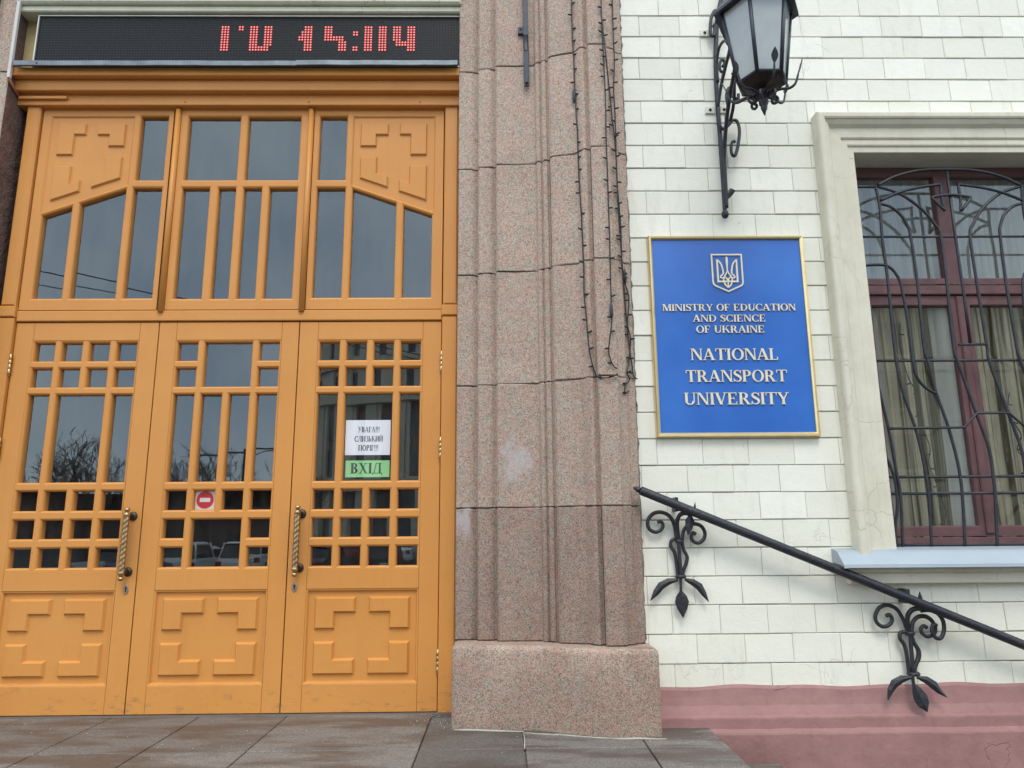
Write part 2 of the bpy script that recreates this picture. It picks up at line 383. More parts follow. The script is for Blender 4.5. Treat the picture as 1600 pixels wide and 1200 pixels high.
OCHRE, GRAN, BRICK, PAVE = m_paint(), m_granite(), m_brick(), m_paving()
PINK = m_plaster('dusty_red_plinth_paint', (.345, .187, .170), (.285, .150, .137), .14, .6, .012)
CREAM = m_plaster('cream_plaster', (.68, .65, .515), (.60, .565, .44), .28)
LINT = m_plaster('pale_green_cream_plaster', (.66, .67, .52), (.57, .58, .43), .5)
YELL = m_plaster('ochre_plaster', (.50, .40, .20), (.42, .33, .16), .4)
GLASS, WGLASS = m_glass('door_glass', .105), m_glass('window_glass', .085)
IRON = plain('black_wrought_iron', (.020, .023, .031), .42, .25, (.040, .038, .040), 16, .004, 55)
STEEL = plain('galvanised_sheet', (.21, .235, .245), .42, .6, (.13, .15, .16), 9, .001)
DSTEEL = plain('dark_blue_grey_steel', (.045, .055, .072), .5, .3, (.03, .036, .046), 15)
BRASS = plain('worn_brass', (.56, .39, .19), .36, 1., (.33, .24, .13), 24, .0006)
BRONZE = plain('dark_bronze', (.085, .072, .055), .42, .8, (.05, .042, .03), 30)
GOLD = plain('pale_gold_metal', (.80, .64, .34), .28, .85, (.70, .54, .26), 6)
LETTER = plain('cream_gold_letters', (.84, .75, .56), .35, .25, (.78, .68, .47), 12)
BLUE = plain('blue_enamel', (.038, .165, .53), .2, 0, (.020, .112, .43), 1.6, .0009, 5, .5)
MAROON = plain('maroon_paint', (.165, .074, .074), .5, 0, (.11, .052, .053), 9, .0022, 45)
SILL = plain('pale_sheet_metal', (.37, .425, .455), .4, .1, (.33, .38, .41), 4, .0012, 14)
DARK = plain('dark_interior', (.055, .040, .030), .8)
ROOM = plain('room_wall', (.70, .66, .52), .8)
CURT = m_cloth('greenish_curtain', (.88, .85, .70), (.27, .245, .15))
SHEER = m_cloth('grey_sheer_curtain', (.72, .75, .71), (.60, .62, .58))
CURT2 = m_cloth('white_curtain', (.86, .88, .84), (.78, .80, .76))
WIRE = plain('black_cable', (.015, .015, .016), .55)
BLACK = plain('black_plastic', (.012, .012, .013), .35)
FROST = plain('frosted_glass', (.40, .435, .43), .16, 0, (.33, .365, .35), 5, 0, 60, .6)
WHITE = plain('white_plastic', (.62, .60, .55), .5, 0, (.52, .50, .45), 8)
ORCABLE = plain('rust_painted_trunking', (.36, .14, .07), .5)
PAPER = plain('white_paper', (.82, .82, .86), .8, 0, (.78, .78, .82), 5)
GREEN = plain('green_paper', (.30, .66, .27), .8, 0, (.27, .60, .24), 5)
INK = plain('printed_ink', (.03, .03, .035), .7)
RED = plain('sign_red', (.50, .02, .025), .4)
LED, LIT = m_led(), m_emit('lit_red_led', (1., .30, .27), 1.0)
GLOW = m_emit('red_led_glow', (1., .03, .03), .13)  # light bleed between the dots, put in as a dim glowing disc behind each
MORTAR = plain('painted_mortar', (.46, .45, .39), .85, 0, (.20, .19, .16), 9)

# ================================================================== GROUND AND STEPS
bm = NB(); g = 400
f = bm.faces.new([bm.verts.new(p) for p in ((-g, -g, -.70), (g, -g, -.70), (g, g, -.70), (-g, g, -.70))])
struct('ground', bm, plain('asphalt', (.05, .05, .052), .85, 0, (.07, .069, .068), 1.2, .004, 60))
def slab(bm, x0, x1, y0, y1, zt, zb, tone, lay, b=.004):
    n0 = len(bm.faces)
    top = [bm.verts.new((x, y, zt)) for x, y in ((x0+b, y0+b), (x1-b, y0+b), (x1-b, y1-b), (x0+b, y1-b))]
    md = [bm.verts.new((x, y, zt-b)) for x, y in ((x0, y0), (x1, y0), (x1, y1), (x0, y1))]
    bt = [bm.verts.new((x, y, zb)) for x, y in ((x0, y0), (x1, y0), (x1, y1), (x0, y1))]
    fs = [bm.faces.new(top)]
    for A, B in ((md, top), (bt, md)):
        for i in range(4): fs.append(bm.faces.new((A[i], A[(i+1) % 4], B[(i+1) % 4], B[i])))
    for f_ in fs: f_[lay] = tone
bm = NB(); lay = bm.faces.layers.float.new('tone'); G = .004
XS = [-5.6, -4.9, -3.7, -3.12, -2.54, -1.975, -1.405, -.465, .115, .79, 1.235]
rows = [(.50, -.466), (-.474, -1.2), (-1.208, -1.93)]
for r, (ya, yb) in enumerate(rows):
    for i in range(len(XS)-1):
        x0, x1 = XS[i]+G, XS[i+1]-G
        y1 = ya if XS[i] < -.5 else (min(ya, -.0) if r == 0 else ya)
        if r == 0 and XS[i] >= .7: y1 = 0
        tn = random.uniform(.3, .8)
        if -.5 < XS[i] < .1: tn = .08
        elif .1 < XS[i] < .7: tn = .42
        slab(bm, x0, x1, yb, y1, random.uniform(-.0015, .0015), -.12, tn, lay)
# front flight and the side flight that runs down along the wall
for k in range(4):
    z = -.14*(k+1)
    for i in range(len(XS)-1): slab(bm, XS[i]+G, XS[i+1]-G, -1.93-.32*(k+1), -1.93-.32*k-.006, z, z-.16, random.uniform(.3, .8), lay)
    for y0, y1 in ((-1.1, -.30), (-2.2, -1.106)):
        slab(bm, 1.241+.33*k, 1.235+.33*(k+1), y0, y1, z, z-.16, random.uniform(.3, .8), lay)
slab(bm, 1.24, 3.0, -.294, -.09, -.42, -.7, .5, lay); slab(bm, 3.006, 6.2, -.294, -.09, -.50, -.7, .4, lay)
fix(bm)
struct('paving', bm, PAVE)
bm = NB(); box(bm, -5.6, 1.233, -1.92, .6, -.69, -.020); struct('paving_bed', bm, plain('mortar_bed', (.16, .15, .13), .9))
# dribbles of old pale mortar along the foot of the pilaster
bm = NB()
for (a, b_) in (((-.30, -.075), (.116, -.135)), ((.118, -.16), (.32, -.21)), ((.32, -.21), (.60, -.30)), ((.60, -.30), (.92, -.325))):
    pts = [Vector((a[0]+(b_[0]-a[0])*t, a[1]+(b_[1]-a[1])*t+random.uniform(-.006, .006), .003)) for t in [i/6 for i in range(7)]]
    tube(bm, pts, [random.uniform(.003, .007) for _ in pts], 6)
tube(bm, [(.116, -.14, .001), (.118, -.30, .001), (.113, -.47, .001)], .004, 6)
tag(obj('mortar_bead', bm, plain('old_mortar', (.42, .40, .33), .9)), 'crumbly pale mortar bead along the foot of the granite base block', 'mortar')
# salt grains and grit on the slabs
bm = NB(); rg = random.Random(3)
for i in range(150):
    if i < 90: x, y = rg.gauss(-.42, .12), rg.gauss(.16, .13)
    else: x, y = rg.uniform(-3.3, 1.1), rg.uniform(-.7, .2)
    if (x > -.32 and y > -.1) or y > .33 or (x > .2 and y > -.32): continue
    ball(bm, (x, y, .003), rg.uniform(.001, .0030), 5)
tag(obj('salt_grit', bm, plain('salt', (.55, .52, .47), .8)), kind='stuff')

# ================================================================== BRICK WALL
bm = NB(); lay = bm.faces.layers.float.new('tone'); RB = random.Random(11)
BH, BL, Z0 = .1753, .3005, 4.908
# opening of the window surround
OX0, OX1, OZ0, OZ1 = 2.27, 4.14, .93, 4.07
def brick(x0, x1, z0, z1):
    if x1-x0 < .02: return
    t = RB.random()
    j = lambda s: RB.uniform(-s, s)
    yb, gap = .02, .0016
    tilt = -.002-abs(j(.004)); ofs = j(.0015)
    xa, xb, za, zb = x0+gap*.4+abs(j(.0008)), x1-gap*.4-abs(j(.0008)), z0+gap+.0012+j(.0016), z1-gap*.8+j(.0012)
    B = [bm.verts.new((x, yb, z)) for x, z in ((xa, za), (xb, za), (xb, zb), (xa, zb))]
    c = .004
    M = [bm.verts.new((x, ofs+.003+(tilt if z < (za+zb)/2 else 0), z)) for x, z in ((xa, za), (xb, za), (xb, zb), (xa, zb))]
    F_ = [bm.verts.new((x+j(.0012), ofs+j(.0006)+(tilt if z < (za+zb)/2 else 0), z+j(.0014))) for x, z in ((xa+c, za+c), (xb-c, za+c), (xb-c, zb-c), (xa+c, zb-c))]
    fs = [bm.faces.new(F_)]
    for a, b_ in ((B, M), (M, F_)):
        for i in range(4): fs.append(bm.faces.new((a[i], a[(i+1) % 4], b_[(i+1) % 4], b_[i])))
    for f_ in fs: f_[lay] = t
for n_ in range(-7, 27):
    z1 = Z0-BH*n_; z0 = z1-BH
    if n_ == 26: z0 = .20
    ph = (1.4703 if n_ % 2 else 1.3200)+RB.uniform(-.012, .012)+(.04 if n_ > 18 else 0)
    x = ph-BL*3
    while x < 6.2:
        a, b_ = max(x, .84), min(x+BL+RB.uniform(-.004, .004)*0, 6.2)
        if b_ > .87:
            if z1 > OZ0 and z0 < OZ1 and b_ > OX0 and a < OX1:
                zc0 = max(z0, OZ0) if z1 > OZ0 else z0
                if a < OX0: brick(a, OX0, z0, z1)
                if b_ > OX1: brick(OX1, b_, z0, z1)
                if z0 < OZ0-.02: brick(max(a, OX0) if a < OX0 else a, min(b_, OX1) if b_ > OX1 else b_, z0, OZ0)
                if z1 > OZ1+.02: brick(max(a, OX0) if a < OX0 else a, min(b_, OX1) if b_ > OX1 else b_, OZ1, z1)
            else: brick(a, b_, z0, z1)
        x += BL
wall = thing('brick_wall', 'white painted brick wall round the window, right of the granite pilaster', 'wall', (3.5, 0, -.7))
obj('brick_facing', bm, BRICK, wall)
bm = NB()
for a in ((.60, OX0+.1, -.7, 6.2), (OX1-.1, 6.2, -.7, 6.2), (OX0+.1, OX1-.1, -.7, OZ0+.06), (OX0+.1, OX1-.1, OZ1-.2, 6.2)):
    box(bm, a[0], a[1], .0050, .46, a[2], a[3])
obj('mortar_backing', bm, MORTAR, wall)
bm = NB(); box(bm, -9, -4.84, .005, .5, -.7, 6.2); tag(obj('side_wall', bm, CREAM), 'plain cream wall beyond the left granite pilaster', 'wall')

# plinth: profile swept along the wall
pt = thing('plinth', 'dusty red painted plinth along the foot of the white brick wall', 'plinth', (3.5, 0, -.7))
prof = [(.004, .222), (-.010, .221), (-.020, .205), (-.026, .165), (-.036, .115), (-.052, .078), (-.058, .062), (-.074, .055), (-.076, .046), (-.076, -.010), (-.080, -.018), (-.105, -.026), (-.108, -.036), (-.108, -.70), (.004, -.70)]
bm = NB(); prev = None; NX = 130; RP = random.Random(5)
wob = [RP.uniform(-.0025, .0025) for _ in range(NX+1)]
for i in range(NX+1):
    x = .90+(6.2-.90)*i/NX; wb = wob[i]*.6+wob[max(i-1, 0)]*.4
    tw = .006*sin(x*5.1)+.004*sin(x*13.7+1)
    vs = [bm.verts.new((x, y+wb*(.3 if k in (0, 14) else 1), z+(tw if k < 4 else wb))) for k, (y, z) in enumerate(prof)]
    if prev:
        for k in range(len(prof)-1): bm.faces.new((prev[k], vs[k], vs[k+1], prev[k+1]))
    prev = vs
obj('plinth_moulding', bm, PINK, pt)

# ================================================================== GRANITE PILASTERS
PROF = [(-.312, .60), (-.312, .182), (-.306, .175), (-.222, .175), (-.200, .180), (-.182, .190), (-.172, .192), (-.1675, .186), (-.166, .150), (-.156, .141), (-.092, .136), (-.070, .141), (-.053, .151), (-.044, .152), (-.0385, .146), (-.037, .110), (-.026, .099), (.10, .103), (.243, .094),
        (.250, .088), (.258, .064), (.275, .053), (.284, .056), (.292, .066), (.2985, .063), (.300, .046), (.316, .036), (.328, .036), (.338, .044), (.3455, .040), (.348, .004), (.362, -.012), (.44, -.038), (.522, -.056),
        (.534, -.066), (.560, -.104), (.575, -.116), (.590, -.119), (.604, -.110), (.613, -.106), (.6185, -.112), (.620, -.148), (.628, -.156), (.744, -.155), (.751, -.149), (.757, -.122), (.766, -.116), (.806, -.100), (.814, -.092), (.822, -.066), (.850, -.050), (.874, -.044), (.880, -.030), (.880, .05)]
def prof_y(x):
    for (a, b_), (c, d) in zip(PROF[1:], PROF[2:]):
        if a <= x <= c: return b_+(d-b_)*(x-a)/max(c-a, 1e-6)
    return .0
JZ = [6.3, 5.38, 4.561, 3.765, 2.95, 2.147, 1.317, .480]
BASEF = [(-.318, .60), (-.318, -.025), (-.300, -.043), (-.10, -.062), (.10, -.084), (.24, -.118), (.36, -.168), (.47, -.222), (.57, -.253), (.70, -.264), (.885, -.270), (.912, -.255), (.918, -.225), (.918, .05)]
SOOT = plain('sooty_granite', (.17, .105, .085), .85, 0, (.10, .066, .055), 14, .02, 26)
def pilaster(mirror, label, loc):
    t = thing('granite_pilaster', label, 'pilaster', loc)
    fx = (lambda x: -3.988-x) if mirror else (lambda x: x)
    rr = random.Random(21+mirror)
    for k in range(len(JZ)-1):
        bm = NB(); lay = bm.faces.layers.float.new('tone'); zt, zb = JZ[k]-.003, JZ[k+1]+.003
        tn = [.8, .85, 1., .95, .8, .62, .12][k]; jx = rr.uniform(-.0015, .0015)
        zs = [zb, zb+.005]+[zb+(zt-zb)*q/6 for q in range(1, 6)]+[zt-.005, zt]; prev = None
        for z in zs:
            e = .004 if z in (zb, zt) else 0
            vs = []
            for i, (x, y) in enumerate(PROF):
                q = (e+(rr.choice((0, 0, .003, .006)) if e else 0)) if 0 < i < len(PROF)-1 else 0
                vs.append(bm.verts.new((fx(x+jx), y+q+(rr.uniform(-.0008, .0008)), z+(rr.uniform(-.0045, .0045) if e else 0))))
            if prev:
                for i in range(len(vs)-1):
                    f_ = bm.faces.new((prev[i], prev[i+1], vs[i+1], vs[i])); f_[lay] = tn
                    f_.smooth = True
            else: bm.faces.new(vs)[lay] = tn
            prev = vs
        bm.faces.new(prev)[lay] = tn
        bmesh.ops.recalc_face_normals(bm, faces=bm.faces)
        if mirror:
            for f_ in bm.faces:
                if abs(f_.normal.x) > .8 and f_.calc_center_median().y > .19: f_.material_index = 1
        for e in bm.edges:
            if len(e.link_faces) == 2 and e.calc_face_angle(0) > .35: e.smooth = False
        obj('shaft_block', bm, [GRAN, SOOT] if mirror else GRAN, t)
    bm = NB(); lay = bm.faces.layers.float.new('tone'); prev = None
    for z, ins in ((-.05, 0), (.10, 0), (.28, 0), (.445, 0), (.466, .006), (.4765, .022), (.478, .07)):
        vs = []
        for i, (x, y) in enumerate(BASEF):
            if ins:
                x_ = x+(ins if i < 3 else (-ins if i > 10 else 0)); y_ = y+(0 if i in (0, 13) else ins)
            else: x_, y_ = x, y
            vs.append(bm.verts.new((fx(x_), y_+rr.uniform(-.0012, .0012), z)))
        if prev:
            for i in range(len(vs)-1): 
                f_ = bm.faces.new((prev[i], prev[i+1], vs[i+1], vs[i])); f_[lay] = .9; f_.smooth = True
        prev = vs
    bm.faces.new(prev)[lay] = .9
    bmesh.ops.recalc_face_normals(bm, faces=bm.faces)
    obj('base_block', bm, GRAN, t)
    # dark back fill of the joints
    bm = NB(); pr = [(x, y+.007) for x, y in PROF[1:-1]]; pr = [(PROF[0][0]+.007, .6)]+[(x+(.007 if i == 0 else 0), y) for i, (x, y) in enumerate(pr)]+[(.873, .05)]
    prev = [bm.verts.new((fx(x), y, .05)) for x, y in pr]; vs = [bm.verts.new((fx(x), y, 6.2)) for x, y in pr]
    for i in range(len(vs)-1): bm.faces.new((prev[i], prev[i+1], vs[i+1], vs[i]))
    obj('joint_mortar', bm, plain('dirty_joint', (.075, .055, .045), .9), t)
    if not mirror:
        bm = NB(); zz = .50; pts = []; rad = []
        while zz < 6.:
            pts.append(Vector((.884+rr.uniform(-.003, .004), -.004+rr.uniform(-.003, .002), zz))); rad.append(rr.choice((.004, .006, .009, .012))*rr.uniform(.7, 1.1)); zz += rr.uniform(.015, .06)
        tube(bm, pts, rad, 6); obj('edge_mortar', bm, plain('weathered_mortar', (.30, .28, .24), .9, 0, (.07, .06, .05), 18), t)
    return t
pilaster(False, 'moulded pink granite pilaster between the orange doors and the white brick wall', (.3, 0, 0))
pilaster(True, 'pink granite reveal at the left edge of the picture, beside the conduit', (-4.29, 0, 0))

# ================================================================== DOOR PORTAL
XC = -1.972
por = thing('entrance_portal', 'tall ochre wooden portal frame with a glazed transom above the three doors', 'door frame', (XC, .4, 0))
for s, (xa, xb) in ((1, (-.433, -.322)), (-1, (-3.622, -3.511))):
    bm = NB()
    cprism(bm, rect(xa, xb, 0, 2.70), .335, .5, .010)
    cprism(bm, rect(xa-.004, xb+.004, 2.704, 2.785), .328, .5, .008)
    cprism(bm, rect(xa+.003, xb-.003, 2.787, 4.40), .333, .5, .012)
    fix(bm); obj('jamb', bm, OCHRE, por)
bm = NB(); cprism(bm, rect(-3.508, -.436, 2.676, 2.756), .356, .48, .006); fix(bm); obj('transom_bar', bm, OCHRE, por)
bm = NB()
box(bm, -3.70, -.30, .312, .52, 4.374, 4.462)
cprism(bm, rect(-3.70, -.30, 4.3725, 4.456), .31, .33, .004)
cprism(bm, rect(-3.70, -.30, 4.462, 4.549), .255, .52, .005)
cprism(bm, rect(-3.70, -.30, 4.552, 4.618), .20, .52, .005)
box(bm, -3.60, -.35, .362, .5, 4.366, 4.3735)
fix(bm); hc = obj('head_cornice', bm, OCHRE, por)
for x in (-2.41, -1.47, -.62):
    bm = NB(); ball(bm, (x, .31, 4.40), .008, 8); obj('nail_head', bm, OCHRE, hc)
for x in (-2.474, -1.457):
    bm = NB(); pr = [(-.021, .362), (-.020, .350), (-.013, .339), (0, .334), (.013, .339), (.020, .350), (.021, .362)]
    for za, zb in ((2.742, 4.362),):
        A = [bm.verts.new((x+a, y, za)) for a, y in pr]; B = [bm.verts.new((x+a, y, zb)) for a, y in pr]
        for i in range(6): bm.faces.new((A[i], A[i+1], B[i+1], B[i])).smooth = True
        bm.faces.new(A); bm.faces.new(B)
    fix(bm); obj('cover_strip', bm, OCHRE, por)

def raised(bm, poly, y0, h=.012, ch=.013):
    cprism(bm, poly, y0-h, y0+.004, ch, h)
YF, YG = .365, .405
SL = lambda x: 3.495+(-.522-x)*.3595 if x > -1.12 else 3.71      # underside of the slanting rail, right sash
def sash(kind):
    bm, gl, pn = NB(), NB(), NB()
    if kind == 'c': xo0, xo1 = -2.470, -1.460
    else: xo0, xo1 = -1.454, -.436
    z0, z1 = 2.760, 4.366
    panes = []
    if kind == 'c':
        for a in (rect(-2.396, -2.003, 3.785, 4.308), rect(-1.94, -1.54, 3.785, 4.308), rect(-2.399, -2.197, 2.848, 3.718), rect(-2.129, -2.002, 2.848, 3.718), rect(-1.94, -1.807, 2.848, 3.718), rect(-1.747, -1.538, 2.848, 3.718)): panes.append(a)
        mp = lambda p: p
    else:
        mp = (lambda p: p) if kind == 'r' else (lambda p: [(2*XC-x, z) for x, z in p])
        panes = [rect(-1.389, -1.184, 3.785, 4.312), rect(-1.389, -1.178, 2.853, 3.718),
                 [(-1.121, 2.853), (-.792, 2.853), (-.792, 3.592), (-1.121, 3.71)], [(-.733, 2.853), (-.522, 2.853), (-.522, 3.495), (-.733, 3.571)]]
    panes = [mp(p) for p in panes]
    out = mp(rect(xo0+.022, xo1-.004, z0+.003, z1-.003)) if kind != 'c' else rect(xo0+.022-.004, xo1-.022, z0+.003, z1-.003)
    pan = mp([(-1.126, 3.745), (-.514, 3.525), (-.514, 4.300), (-1.126, 4.300)])
    if kind == 'c': glazed(bm, gl, out, panes, YF, YG, .015)
    else:
        rims = []
        for p in panes:
            p = ccw(p); r = inset(p, -.015); rims.append(r)
            A = loop(bm, r, YF); B = loop(bm, inset(p, -.005), YF+.005); D = loop(bm, p, YF+.014); E_ = loop(bm, p, YG+.02)
            ring(bm, A, B); ring(bm, B, D); ring(bm, D, E_); pane(gl, inset(p, -.008), YG)
        pr = ccw(pan); rims.append(inset(pr, -.012))
        A = loop(bm, inset(pr, -.012), YF); B = loop(bm, pr, YF+.012); ring(bm, A, B)
        holes(bm, ccw(out), rims, YF)
        bm2 = loop(pn, ccw(pr), YF+.012); pn.faces.new(bm2)
    A = loop(bm, ccw(out), YF); B = loop(bm, ccw(out), YF+.06); ring(bm, A, B)
    fix(bm)
    o = obj('transom_sash', bm, OCHRE, por, label={'c': 'middle transom light with two panes over four', 'r': 'right transom light with slanting top panes and a raised corner panel', 'l': 'left transom light with slanting top panes and a raised corner panel'}[kind])
    bmesh.ops.recalc_face_normals(gl, faces=gl.faces); obj('glazing', gl, GLASS, o)
    if kind != 'c':
        for p in ([(-1.078, 4.249), (-.861, 4.249), (-.861, 4.152), (-.951, 4.152), (-.951, 4.057), (-1.078, 4.057)],
                  [(-.779, 4.249), (-.566, 4.249), (-.566, 3.986), (-.696, 3.986), (-.696, 4.154), (-.779, 4.154)],
                  [(-1.074, 3.974), (-.943, 3.974), (-.943, 3.842), (-.856, 3.810), (-.856, 3.716), (-1.074, 3.795)],
                  [(-.699, 3.901), (-.563, 3.901), (-.563, 3.611), (-.777, 3.689), (-.777, 3.787), (-.699, 3.759)]):
            raised(pn, mp(p), YF+.012, .016, .010)
        bmesh.ops.recalc_face_normals(pn, faces=pn.faces)
        obj('corner_panel', pn, OCHRE, o)
for k in 'lcr': sash(k)

# ---- door leaves
DYF, DYG = .370, .411
def handle(t, xm, zt, zb):
    y = .305
    bm = NB(); N = 60; R0 = .0195; prev = None
    za, zb_ = zb+.045, zt-.045
    for i in range(N+1):
        z = za+(zb_-za)*i/N; vs = []
        for k in range(18):
            a = 2*pi*k/18; r = R0*(1+.15*abs(sin(1.5*(a-z*60)))-.06)
            vs.append(bm.verts.new((xm+r*cos(a), y+r*sin(a), z)))
        if prev:
            for k in range(18): bm.faces.new((prev[k], prev[(k+1) % 18], vs[(k+1) % 18], vs[k])).smooth = True
        prev = vs
    h = obj('handle', bm, BRASS, t)
    for z, s in ((zb_, 1), (za, -1)):
        bm = NB()
        lathe(bm, [(.017, 0), (.021, .004*s), (.021, .022*s), (.015, .028*s), (.010, .033*s)], (xm, y, z), 14)
        ball(bm, (xm, y, z+.048*s), .019, 12, .85); obj('finial', bm, BRASS, h, label=None)
        bm = NB(); c = (xm, 0, z+.012*s)
        pts = [(xm, y, z+.012*s), (xm+.012, y+.035, z+.008*s), (xm+.012, DYF-.01, z+.006*s)]
        tube(bm, pts, [.012, .010, .013], 10, 3)
        lathe(bm, [(.031, DYF+.002), (.031, DYF-.007), (.024, DYF-.013), (.015, DYF-.017)], (xm+.012, 0, z+.006*s), 18, 'y'); obj('mount', bm, BRONZE, h)
def keyhole(t, x, z):
    bm = NB(); pts = [(x+.017*cos(a), z+.034*sin(a)) for a in [2*pi*k/20 for k in range(20)]]
    cprism(bm, pts, DYF-.005, DYF+.002, .003); k = obj('keyhole_plate', bm, plain('dull_nickel', (.42, .36, .28), .4, .8), t)
    bm = NB(); pts = [(x+.007*cos(a), z+.008+.009*sin(a)) for a in [2*pi*k_/14 for k_ in range(14)]]
    cprism(bm, pts, DYF-.0058, DYF, .0005); cprism(bm, rect(x-.004, x+.004, z-.016, z+.0), DYF-.0062, DYF, .0005); obj('keyhole', bm, BLACK, k)
def hinge(t, x, z, y=.352):
    bm = NB(); h = .135
    prof_ = [(.004, -h/2-.012), (.008, -h/2-.006)]
    for i in range(4):
        a = -h/2+h*i/4; prof_ += [(.0105, a+.001), (.0105, a+h/4-.003), (.0085, a+h/4-.0015)]
    prof_ += [(.008, h/2+.006), (.004, h/2+.012)]
    lathe(bm, prof_, (x, y, z), 10); obj('hinge', bm, BRASS, t)
ROWZ = [(2.385, 2.518), (2.194, 2.329), (1.520, 2.137), (1.326, 1.458), (1.136, 1.261), (.943, 1.071)]
COLS = [(-.364, -.224), (-.170, -.028), (.027, .167), (.222, .362)]
def leaf(x0, x1, kind, label):
    t = thing('door', label, 'door', ((x0+x1)/2, DYF, .008))
    x0 += .0035; x1 -= .0035; c = {'l': -2.995, 'm': -1.9715, 'r': -.952}[kind]
    gx0, gx1, gz0, gz1 = c-.380, c+.380, .926, 2.535
    bm = NB()
    for p in (rect(x0, gx0, .008, 2.668), rect(gx1, x1, .008, 2.668), rect(gx0+.0012, gx1-.0012, gz1, 2.668), rect(gx0+.0012, gx1-.0012, .792, gz0), rect(gx0+.0012, gx1-.0012, .008, .183)):
        cprism(bm, p, DYF, DYF+.055, .0026)
    bmesh.ops.recalc_face_normals(bm, faces=bm.faces); obj('door_frame', bm, OCHRE, t)
    bm, gl = NB(), NB(); panes = []
    for r, (za, zb) in enumerate(ROWZ):
        cols = COLS
        if kind != 'm':
            if r == 2: cols = [COLS[0], (COLS[1][0], COLS[2][1]), COLS[3]]
            for a, b_ in cols: panes.append(rect(c+a, c+b_, za, zb))
        else:
            if r in (0, 1, 4, 5): cols = [COLS[0], COLS[3]]
            for a, b_ in cols: panes.append(rect(c+a, c+b_, za, zb))
    if kind == 'm':
        panes.append(rect(c+COLS[1][0], c+COLS[2][1], ROWZ[1][0], ROWZ[0][1])); panes.append(rect(c+COLS[1][0], c+COLS[2][1], ROWZ[5][0], ROWZ[4][1]))
    glazed(bm, gl, rect(gx0+.001, gx1-.001, gz0+.001, gz1-.001), panes, DYF+.0015, DYG, .0135, .017)
    fix(bm); bars = obj('glazing_bars', bm, OCHRE, t); bmesh.ops.recalc_face_normals(gl, faces=gl.faces); obj('glazing', gl, GLASS, bars)
    bm = NB(); R_ = rect(gx0+.001, gx1-.001, .184, .791)
    A = loop(bm, R_, DYF+.001); q = inset(R_, .009); B = loop(bm, q, DYF+.004); q2 = inset(R_, .017); D = loop(bm, q2, DYF+.022)
    ring(bm, A, B); ring(bm, B, D); bm.faces.new(D)
    fix(bm); pn = obj('lower_panel', bm, OCHRE, t)
    for sx in (-1, 1):
        for top in (1, 0):
            z = (.741, .634, .528) if top else (.240, .344, .452)
            p = [(c+sx*a, b_) for a, b_ in ((.322, z[0]), (.042, z[0]), (.042, z[1]), (.180, z[1]), (.180, z[2]), (.322, z[2]))]
            bm = NB(); raised(bm, p, DYF+.022, .021, .0135); bmesh.ops.recalc_face_normals(bm, faces=bm.faces); obj('raised_moulding', bm, OCHRE, pn)
    return t
d1 = leaf(-3.508, -2.480, 'l', 'left orange door leaf with a twisted brass handle and steel keyhole at its right side')
d2 = leaf(-2.480, -1.468, 'm', 'middle orange door leaf with the red no-entry sign and no handle')
d3 = leaf(-1.468, -.436, 'r', 'right orange door leaf with two paper notices behind its glass')
handle(d1, -2.553, 1.325, .876); keyhole(d1, -2.542, .800)
handle(d3, -1.398, 1.333, .894); keyhole(d3, -1.412, .806)
for z in (2.365, 1.742, .324): hinge(d3, -.436, z)
for z in (2.356, 1.755, .33): hinge(d1, -3.505, z)
# threshold
bm = NB(); cbox(bm, -3.60, -.33, .33, .60, -.03, .004, .003); tag(obj('threshold', bm, plain('worn_stone_sill', (.13, .115, .10), .7)), 'worn dark stone threshold under the three orange doors', 'threshold')
# vestibule behind the doors
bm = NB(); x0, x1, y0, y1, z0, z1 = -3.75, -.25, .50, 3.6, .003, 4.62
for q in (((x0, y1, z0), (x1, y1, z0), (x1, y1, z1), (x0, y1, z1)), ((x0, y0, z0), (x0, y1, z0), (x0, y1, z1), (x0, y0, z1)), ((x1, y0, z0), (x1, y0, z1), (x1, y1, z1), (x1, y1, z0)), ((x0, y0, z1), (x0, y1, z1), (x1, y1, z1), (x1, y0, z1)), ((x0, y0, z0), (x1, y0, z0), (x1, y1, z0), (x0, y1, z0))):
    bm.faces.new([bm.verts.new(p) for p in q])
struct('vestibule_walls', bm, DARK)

# ================================================================== LETTERING (own serif alphabet)
S_, T_, SF, OV = .165, .062, .05, .065
def _r(x0, y0, x1, y1): return [(x0, y0), (x1, y0), (x1, y1), (x0, y1)]
def _st(x, wd=None, y0=0., y1=1., top=1, bot=1):
    wd = S_ if wd is None else wd
    o = [_r(x, y0, x+wd, y1)]
    if top: o.append(_r(x-OV, y1-SF, x+wd+OV, y1))
    if bot: o.append(_r(x-OV, y0, x+wd+OV, y0+SF))
    return o
def _dg(x0, y0, x1, y1, wd): return [(x0, y0), (x0+wd, y0), (x1+wd, y1), (x1, y1)]
def _sf(x0, x1, y): return _r(x0, y, x1, y+SF)
def _rg(cx, cy, rx, ry, a0, a1, s=None, t=None, n=16):
    s = S_ if s is None else s; t = T_ if t is None else t
    a = [RD(a0+(a1-a0)*i/n) for i in range(n+1)]
    return [(cx+rx*cos(q), cy+ry*sin(q)) for q in a]+[(cx+(rx-s)*cos(q), cy+(ry-t)*sin(q)) for q in reversed(a)]
def _sk(pts, ws, n=6):
    p = smooth_path([(x, y, 0) for x, y in pts], n); N = len(p); A, B = [], []
    for i in range(N):
        d = (p[min(i+1, N-1)]-p[max(i-1, 0)]).normalized(); t = i/(N-1)*(len(ws)-1); k = min(int(t), len(ws)-2); h = (ws[k]+(ws[k+1]-ws[k])*(t-k))/2
        A.append((p[i].x-d.y*h, p[i].y+d.x*h)); B.append((p[i].x+d.y*h, p[i].y-d.x*h))
    return A+B[::-1]
